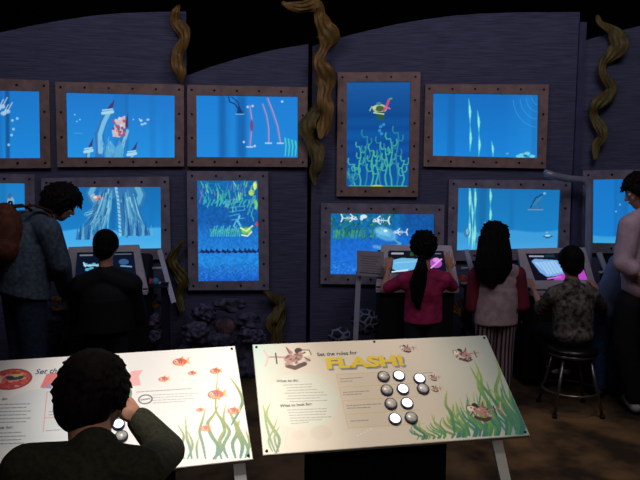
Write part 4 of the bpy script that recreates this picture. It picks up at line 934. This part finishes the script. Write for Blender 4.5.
def person(label, J, hairfn, top, topmat, pants, legs=True, shirt_arm=2.0, g=.016, pg=.018, shoe=None, hem=.0, hands=((None,None),(None,None)), vox=.006, w=1.0, curl=(.35,.35), sleeve_mat=None, collar=None, hair=MHAIRB, skin=MSKIN, rs=1.0, shs=1.0, topname='shirt', shvox=None):
    base = V((J['pelvis'].x, J['pelvis'].y, 0)); t = thing('person', label, 'person', base, None)
    k = J['k']; bm = BM()
    torso(bm, J, -.008, w); f, u, s = frame(J['hf'], J['hu'])
    cap(bm, J['neck']-V((0,0,.03)), J['head']-u*.2*J['hh']-f*.05*J['hh'], .060*k, .052*k+.004, 14)
    for i, n in enumerate('LR'):
        arm(bm, J, n, 0); leg(bm, J, n, 0); cap(bm, J['an'+n], J['toe'+n], .032*k, .025*k)
        d, pn = hands[i]
        d = V(d) if d else (J['wr'+n]-J['el'+n]).normalized(); pn = V(pn) if pn else V((0,0,-1))
        hand(bm, J['wr'+n], d, pn, 1 if n == 'L' else -1, k*(1.08), curl[i])
    head(bm, J)
    fuse(obj('body', bm, skin, t, True), vox, 3)
    eyes(J, t)
    bm = BM(); hairfn(bm, J); fuse(obj('hair', bm, hair, t, True), max(vox*.8,.0035), 1, .4)
    sv = shvox or vox*1.25
    bm = BM(); torso(bm, J, g, w, hem, sh=shs)
    if collar: cap(bm, J['neck']-V((0,0,.02)), J['neck']+(J['head']-J['neck'])*collar, .068*k+g*.5, .062*k+g*.4, 16)
    if not sleeve_mat:
        for n in 'LR': arm(bm, J, n, g*.8, shirt_arm, rs)
    fuse(obj(topname, bm, topmat, t, True), sv, 5)
    if sleeve_mat:
        for n in 'LR': bm = BM(); arm(bm, J, n, g*1.0, shirt_arm, rs); fuse(obj('sleeve', bm, sleeve_mat, t, True), sv, 4)
    bm = BM(); ell(bm, J['pelvis'], (.150*k*w+pg*.6,.112*k*w+pg*.6,.11*k), J['f'], (0,0,1), 20)
    for n in 'LR': leg(bm, J, n, pg, 1.93)
    fuse(obj('trousers', bm, pants, t, True), sv, 4)
    for n in 'LR':
        a, b = J['an'+n], J['toe'+n]; bm = BM(); d = (b-a); d.z = 0; d = d.normalized(); up = V((0,0,1))
        z0 = min(a.z-.045*k, b.z-.02*k); h0 = V((a.x,a.y,max(z0,0)+.042*k))
        cap(bm, h0-d*.02*k, V((b.x,b.y,h0.z-.006*k)), .04*k, .034*k, 14); cap(bm, a+up*.01, h0, .042*k, .042*k, 12)
        fuse(obj('shoe', bm, shoe or MSHOE, t, True), vox*1.1, 3)
    return t
MSHOE = mat('dark_shoe', (34,32,36), .6, var=.3); MSHOEL = mat('light_shoe', (186,184,190), .6, var=.2)
def shorthair(n=260, lens=.22, seed=1, **kw): return lambda bm, J: fur(bm, J, n, lens, .05, seed=seed, **kw)

# --- boy at the left sign, close to the viewer
J = skel(0, 1.3, 1.25, (.04,1,0), .205)
base = Q(92,470,1.27)
J = skel(base.x, 1.22, 1.25, (.06,1,0), .198); J['k'] = .78
J['head'] = Q(92.5,397.5,1.40); J['hf'] = V((.10,1,-.55)); J['hu'] = V((0,.5,1))
J['neck'] = Q(94,457,1.28); J['chest'] = Q(86,510,1.26); J['waist'] = J['pelvis']+(J['chest']-J['pelvis'])*.45
J['shL'] = Q(28,471,1.26); J['shR'] = Q(138,474,1.27)
J['elR'] = Q(167,451,1.47); J['wrR'] = Q(139,419,1.53); J['elL'] = Q(22,500,1.45); J['wrL'] = Q(84,446,1.62)
MSWEAT = mat('olive_sweater', (58,58,42), .9, scale=90, col2=(42,43,32), bump=.25)
MTROU = mat('dark_trousers', (26,28,36), .85, var=.3)
person('child with dark olive sweater leaning over the white sign with orange fish', J, shorthair(1700,.13,3,clump=.02,grow=.04,out=.24,zmin_back=-.62), 'sweater', MSWEAT, MTROU, g=.018, collar=.05,
       hands=((V((.2,.8,-.3)),V((0,0,-1))),(V((-.55,-.15,.45)),V((-.5,.2,-.5)))), vox=.0042, curl=(.4,.5), shirt_arm=1.93, hair=MHAIRD, topname='sweater')

# --- adult with backpack at the far left, bending to the kiosk
b = Q(24,295,4.25)
J = skel(b.x, 4.25, 1.68, (.62,.78,0), .24)
J['head'] = Q(61,203,4.36); J['hf'] = V((.82,.5,-.5)); J['hu'] = V((.35,.25,1)); J['neck'] = Q(38,220,4.28); J['chest'] = Q(27,244,4.25); J['waist'] = Q(23,272,4.24)
J['shL'] = Q(22,222,4.42); J['shR'] = Q(48,230,4.14); J['elR'] = Q(60,264,4.2); J['wrR'] = Q(66,291,4.5); J['elL'] = Q(48,262,4.5); J['wrL'] = Q(70,288,4.75)
MDENIM = mat('blue_grey_denim', (84,98,112), .9, scale=40, col2=(58,70,84), bump=.2); MJEAN = mat('dark_blue_jeans', (40,52,72), .9, scale=40, col2=(28,36,52), bump=.2)
person('adult in a grey-blue denim jacket bending toward the leftmost kiosk, backpack on', J, shorthair(900,.22,5,clump=.045,grow=.10,zmin_side=-.5,zmin_back=-.65,out=.25), 'jacket', MDENIM, MJEAN, g=.03, pg=.03, hem=.06, collar=.1, vox=.007, topname='jacket', hair=MHAIRD, w=1.2, rs=1.35)
# backpack
f, u, s = frame((.62,.78,0)); c = Q(5,234,4.14)
t = thing('backpack', 'brown backpack hanging on the back of the adult in the denim jacket', 'backpack', (c.x, c.y, c.z-.22))
MPACK = mat('brown_pack_cloth', (104,58,40), .85, scale=30, col2=(74,40,30), bump=.2)
ax = V((.18,.05,1)).normalized()
bm = BM(); ell(bm, c, (.15,.10,.21), f, ax, 20); ell(bm, c-ax*.08, (.16,.115,.13), f, ax, 20); fuse(obj('bag', bm, MPACK, t, True), .008, 4)
bm = BM(); ell(bm, c-f*.09-ax*.08, (.11,.05,.09), f, ax, 16); fuse(obj('front_pocket', bm, MPACK, t, True), .007, 3)
for sd in (-1,1):
    bm = BM(); q = [c+ax*.18+s*sd*.06, c+ax*.19+s*sd*.09+f*.12, c+ax*.15+s*sd*.13+f*.22, c+ax*.02+s*sd*.17+f*.25, c-ax*.14+s*sd*.16+f*.12]
    rings(bm, q, .02, 10, .4); obj('strap', bm, mat('pack_strap', (60,36,28), .8), t, True)
bm = BM(); rings(bm, [c+ax*.19-s*.03, c+ax*.215-s*.015, c+ax*.215+s*.015, c+ax*.19+s*.03], .007, 8); obj('grab_handle', bm, mat('pack_strap', (60,36,28), .8), t, True)

# --- boy in black jacket at the first kiosk
b = Q(107,330,4.3)
J = skel(b.x, 4.3, 1.28, (0,1,0), .215); J['head'] = Q(106,246,4.32); J['neck'] = Q(106.5,273,4.3); J['chest'] = Q(107,298,4.3); J['hf'] = V((0,1,-.15)); J['k'] = .82
J['shL'] = Q(83,286,4.3); J['shR'] = Q(130,285,4.3); J['elL'] = Q(75,318,4.4); J['elR'] = Q(138,316,4.4); J['wrL'] = Q(86,292,4.7); J['wrR'] = Q(126,290,4.7)
MBLJ = mat('black_jacket', (13,13,16), .8, var=.3, scale=12, bump=.2)
person('child in a bulky black jacket standing at the leftmost kiosk, seen from behind', J, shorthair(900,.10,7,clump=.03,grow=.045,out=.1), 'jacket', MBLJ, MTROU, g=.045, collar=None, vox=.0065, topname='jacket', hem=.1, w=1.08, hands=((V((.3,.9,.1)),None),(V((-.3,.9,.1)),None)))

# --- girl in pink shirt
b = Q(423,320,4.65)
def ponytail(bm, J):
    fur(bm, J, 700, .25, .05, seed=11, clump=.028, grow=.035, out=.02, zmin_back=-.4)
    c = J['head']; a = Q(422,258,4.52); pts = [a, Q(421,270,4.5), Q(418,284,4.52), Q(417,298,4.53), Q(418,306,4.54)]; rr = [.028,.05,.062,.045,.012]
    for i in range(4): cap(bm, pts[i], pts[i+1], rr[i], rr[i+1], 12)
    r = random.Random(3)
    for q in range(26):
        o = V((r.uniform(-.045,.045), r.uniform(-.03,.02), 0)); cap(bm, pts[1]+o*.7, pts[2]+o, .012, .014, 7); cap(bm, pts[2]+o, pts[4]+o*.5-V((0,0,r.uniform(-.03,.03))), .014, .003, 7)
J = skel(b.x, 4.65, 1.27, (0,1,0), .225); J['head'] = Q(423.5,246.5,4.66); J['neck'] = Q(424,272,4.63); J['chest'] = Q(424,292,4.63); J['hf'] = V((-.1,1,-.2)); J['k'] = .78
J['shL'] = Q(404,280,4.63); J['shR'] = Q(445,279,4.63); J['elL'] = Q(384,290,4.72); J['wrL'] = Q(388,271,4.86); J['elR'] = Q(454,288,4.7); J['wrR'] = Q(449.5,269,4.87)
MPINK = mat('pink_shirt', (176,44,92), .85, scale=20, col2=(140,30,72), bump=.15)
person('child in a dark pink shirt with a long ponytail, both hands raised to a kiosk', J, ponytail, 'shirt', MPINK, MTROU, g=.02, hem=.08, vox=.006, shirt_arm=.75, rs=1.05, curl=(.5,.12), hands=((V((.1,.3,1)),V((.3,.9,0))),(V((-.05,.3,1)),V((0,1,0)))))

# --- long-haired girl
b = Q(496,320,4.75)
def longhair(bm, J):
    fur(bm, J, 700, .3, .05, seed=12, clump=.028, grow=.05, out=.02)
    a = J['head']; r = random.Random(6)
    for q in range(150):
        x = r.uniform(-1,1); z0 = 232+6*abs(x); Yb = 4.63+.05*abs(x)+r.uniform(-.02,.02)
        p = [Q(494+x*13, z0, Yb+.03), Q(494.5+x*16, 253, Yb-.01), Q(493.5+x*18, 268, Yb-.025), Q(491.5+x*15, 276+9*(1-abs(x))+r.uniform(-3,3), Yb-.02)]
        for i in range(3): cap(bm, p[i], p[i+1], .022-.004*i, .018-.005*i, 7)
J = skel(b.x, 4.75, 1.335, (.05,1,0), .22); J['head'] = Q(494.5,237,4.76); J['neck'] = Q(495,264,4.75); J['chest'] = Q(496,288,4.75); J['k'] = .80; J['hf'] = V((0,1,-.1))
J['shL'] = Q(477,275,4.75); J['shR'] = Q(517,274,4.75); J['elL'] = Q(472,306,4.78); J['elR'] = Q(522,305,4.75); J['wrL'] = Q(476,292,4.95); J['wrR'] = Q(516,318,4.9)
MGREY = mat('pale_grey_pink_cloth', (186,160,162), .9, scale=20, col2=(158,134,140), bump=.12); MMAR = mat('maroon_sleeve', (120,36,56), .85, var=.25, bump=.15)
MSTR = mat('striped_trousers', (140,120,124), .9, scale=11, col2=(50,36,44), kind='wave', stretch=(1,.0,0))
person('child with very long dark hair, pale shirt with maroon sleeves and striped trousers', J, longhair, 'shirt', MGREY, MSTR, g=.024, pg=.032, hem=.15, w=1.1, vox=.0065, sleeve_mat=MMAR, shirt_arm=1.9, rs=1.15)

# --- boy on the stool
px_, py_ = sx, sy
J = skel(px_, py_, 1.2, (-.03,1,0), .215); J['k'] = .78
J['pelvis'] = V((px_, py_, .565)); J['head'] = Q(571,262,4.47); J['neck'] = Q(572,286,4.44); J['chest'] = Q(573,306,4.46); J['waist'] = V((px_, py_-.0, .68)); J['hf'] = V((0,1,-.15))
J['shL'] = Q(554,295,4.45); J['shR'] = Q(591,295,4.45); J['elL'] = Q(542,309,4.6); J['wrL'] = Q(533,288,4.86); J['elR'] = Q(601,309,4.6); J['wrR'] = Q(597,289,4.86)
for sd, n in ((-1,'L'),(1,'R')):
    J['hip'+n] = V((px_+sd*.075, py_+.02, .555)); J['kn'+n] = V((px_+sd*.11, py_+.30, .52)); J['an'+n] = V((px_+sd*.045+.03, py_+.27, .225)); J['toe'+n] = V((px_+sd*.05+.03, py_+.39+.03*sd, .20))
MPAT = mat('grey_patterned_shirt', (120,112,104), .9, scale=34, col2=(30,30,34), kind='noise')
person('child in a grey mottled shirt with a dark collar sitting on the low stool', J, shorthair(900,.10,9,clump=.03,grow=.055,out=.1), 'shirt', MPAT, MTROU, g=.026, vox=.006, shirt_arm=1.1, collar=.12, shoe=MSHOEL, w=1.05, rs=1.15, hands=((V((-.1,.7,.5)),V((.3,.3,-1))),(V((-.1,.7,.5)),V((-.3,.3,-1)))))

# --- adult at the right edge
b = Q(644,300,4.45)
J = skel(b.x, 4.45, 1.70, (-.75,.66,0), .25)
J['head'] = Q(641,191,4.47); J['hf'] = V((-.95,.25,-.3)); J['hu'] = V((-.2,0,1)); J['neck'] = Q(646,213,4.46)
J['shL'] = Q(630,226,4.36); J['shR'] = Q(658,226,4.6); J['elL'] = Q(623,263,4.32); J['wrL'] = Q(643,276,4.24); J['elR'] = Q(666,262,4.6); J['wrR'] = Q(648,272,4.42)
J['shL'], J['shR'] = J['shL'], J['shR']; J['chest'] = Q(641,243,4.46); J['waist'] = Q(642,272,4.46)
J['knL'] = Q(626,345,4.42); J['anL'] = Q(636,388,4.42); J['toeL'] = Q(626,397,4.62); J['toeL'].z = .03; J['anL'].z = .1; J['hipL'] = Q(631,303,4.42)
J['hipR'] = Q(652,303,4.5); J['knR'] = Q(656,345,4.55); J['anR'] = Q(658,390,4.55); J['anR'].z = .1; J['toeR'] = Q(646,398,4.68); J['toeR'].z = .03
MWHT = mat('pinkish_white_shirt', (205,176,184), .85, scale=12, col2=(176,150,166), bump=.2); MDK = mat('near_black_trousers', (22,22,26), .85, var=.3)
person('adult in profile at the right edge, pinkish-white shirt and near-black trousers', J, shorthair(300,.24,15,clump=.06,grow=.05,front=.45), 'shirt', MWHT, MDK, g=.03, pg=.03, vox=.007, shirt_arm=1.45, shoe=MSHOEL, hair=MHAIRD, w=1.1, rs=1.2)

# --- child mostly hidden behind that adult
b = Q(610,300,4.78)
J = skel(b.x, 4.78, 1.27, (-.2,1,0), .215); J['k'] = .78
J['head'] = Q(637,238,4.74); J['neck'] = Q(631,256,4.76); J['chest'] = Q(624,272,4.76); J['waist'] = Q(616,292,4.77); J['shL'] = Q(617,262,4.78); J['shR'] = Q(646,262,4.78)
J['elL'] = Q(606,284,4.82); J['wrL'] = Q(600,288,4.95); J['elR'] = Q(650,290,4.78); J['wrR'] = Q(640,292,4.9)
MPBL = mat('pale_blue_top', (110,126,160), .85, var=.2, bump=.15); MBLUJ = mat('mid_blue_jeans', (50,72,116), .9, scale=40, col2=(32,48,84), bump=.2)
person('child in pale blue top and blue jeans, mostly hidden by the right-edge adult', J, shorthair(200,.15,19,clump=.06), 'shirt', MPBL, MBLUJ, g=.022, pg=.022, vox=.0065, shirt_arm=1.9)


# ------------------------------------------------------------------ light
def lamp(name, kind, loc, target, energy, col, size=.3, spot=60, blend=.6):
    ld = bpy.data.lights.new(name, kind); ld.energy = energy; ld.color = col
    if kind == 'AREA': ld.size = size
    elif kind == 'SPOT': ld.spot_size = R(spot); ld.spot_blend = blend; ld.shadow_soft_size = size
    o = bpy.data.objects.new(name, ld); C.objects.link(o); o.location = loc
    o.rotation_euler = (V(target)-V(loc)).to_track_quat('-Z','Y').to_euler(); return o
lamp('wall_wash_left', 'AREA', (-1.4,2.6,4.2), (-1.4,5.6,2.9), 32, (.86,.86,1), 1.6)
lamp('wall_wash_right', 'AREA', (1.6,2.6,4.2), (1.6,5.6,2.9), 32, (.86,.84,1), 1.6)
lamp('sign_spot_left', 'SPOT', (-.35,1.2,3.9), (-.42,1.85,.95), 285, (1,.95,.88), .06, 21, .8)
lamp('sign_spot_right', 'SPOT', (.05,1.5,3.9), (.1,2.0,.95), 210, (1,.88,.7), .06, 26, .9)
lamp('front_fill', 'SPOT', (.3,-1.6,3.6), (.2,2.2,.4), 75, (1,.95,.9), .3, 40, 1)
lamp('floor_spot', 'SPOT', (2.0,3.3,4.2), (1.6,3.75,0), 125, (1,.8,.58), .1, 26, 1)
lamp('people_fill', 'AREA', (1.2,1.0,4.0), (1.2,4.6,.9), 12, (1,.86,.84), 1.2)
w = bpy.data.worlds.new('dark_hall'); bpy.context.scene.world = w; w.use_nodes = True
w.node_tree.nodes['Background'].inputs['Color'].default_value = (.25,.3,.5,1); w.node_tree.nodes['Background'].inputs['Strength'].default_value = .02
sc = bpy.context.scene; sc.view_settings.view_transform = 'Standard'; sc.view_settings.look = 'None'
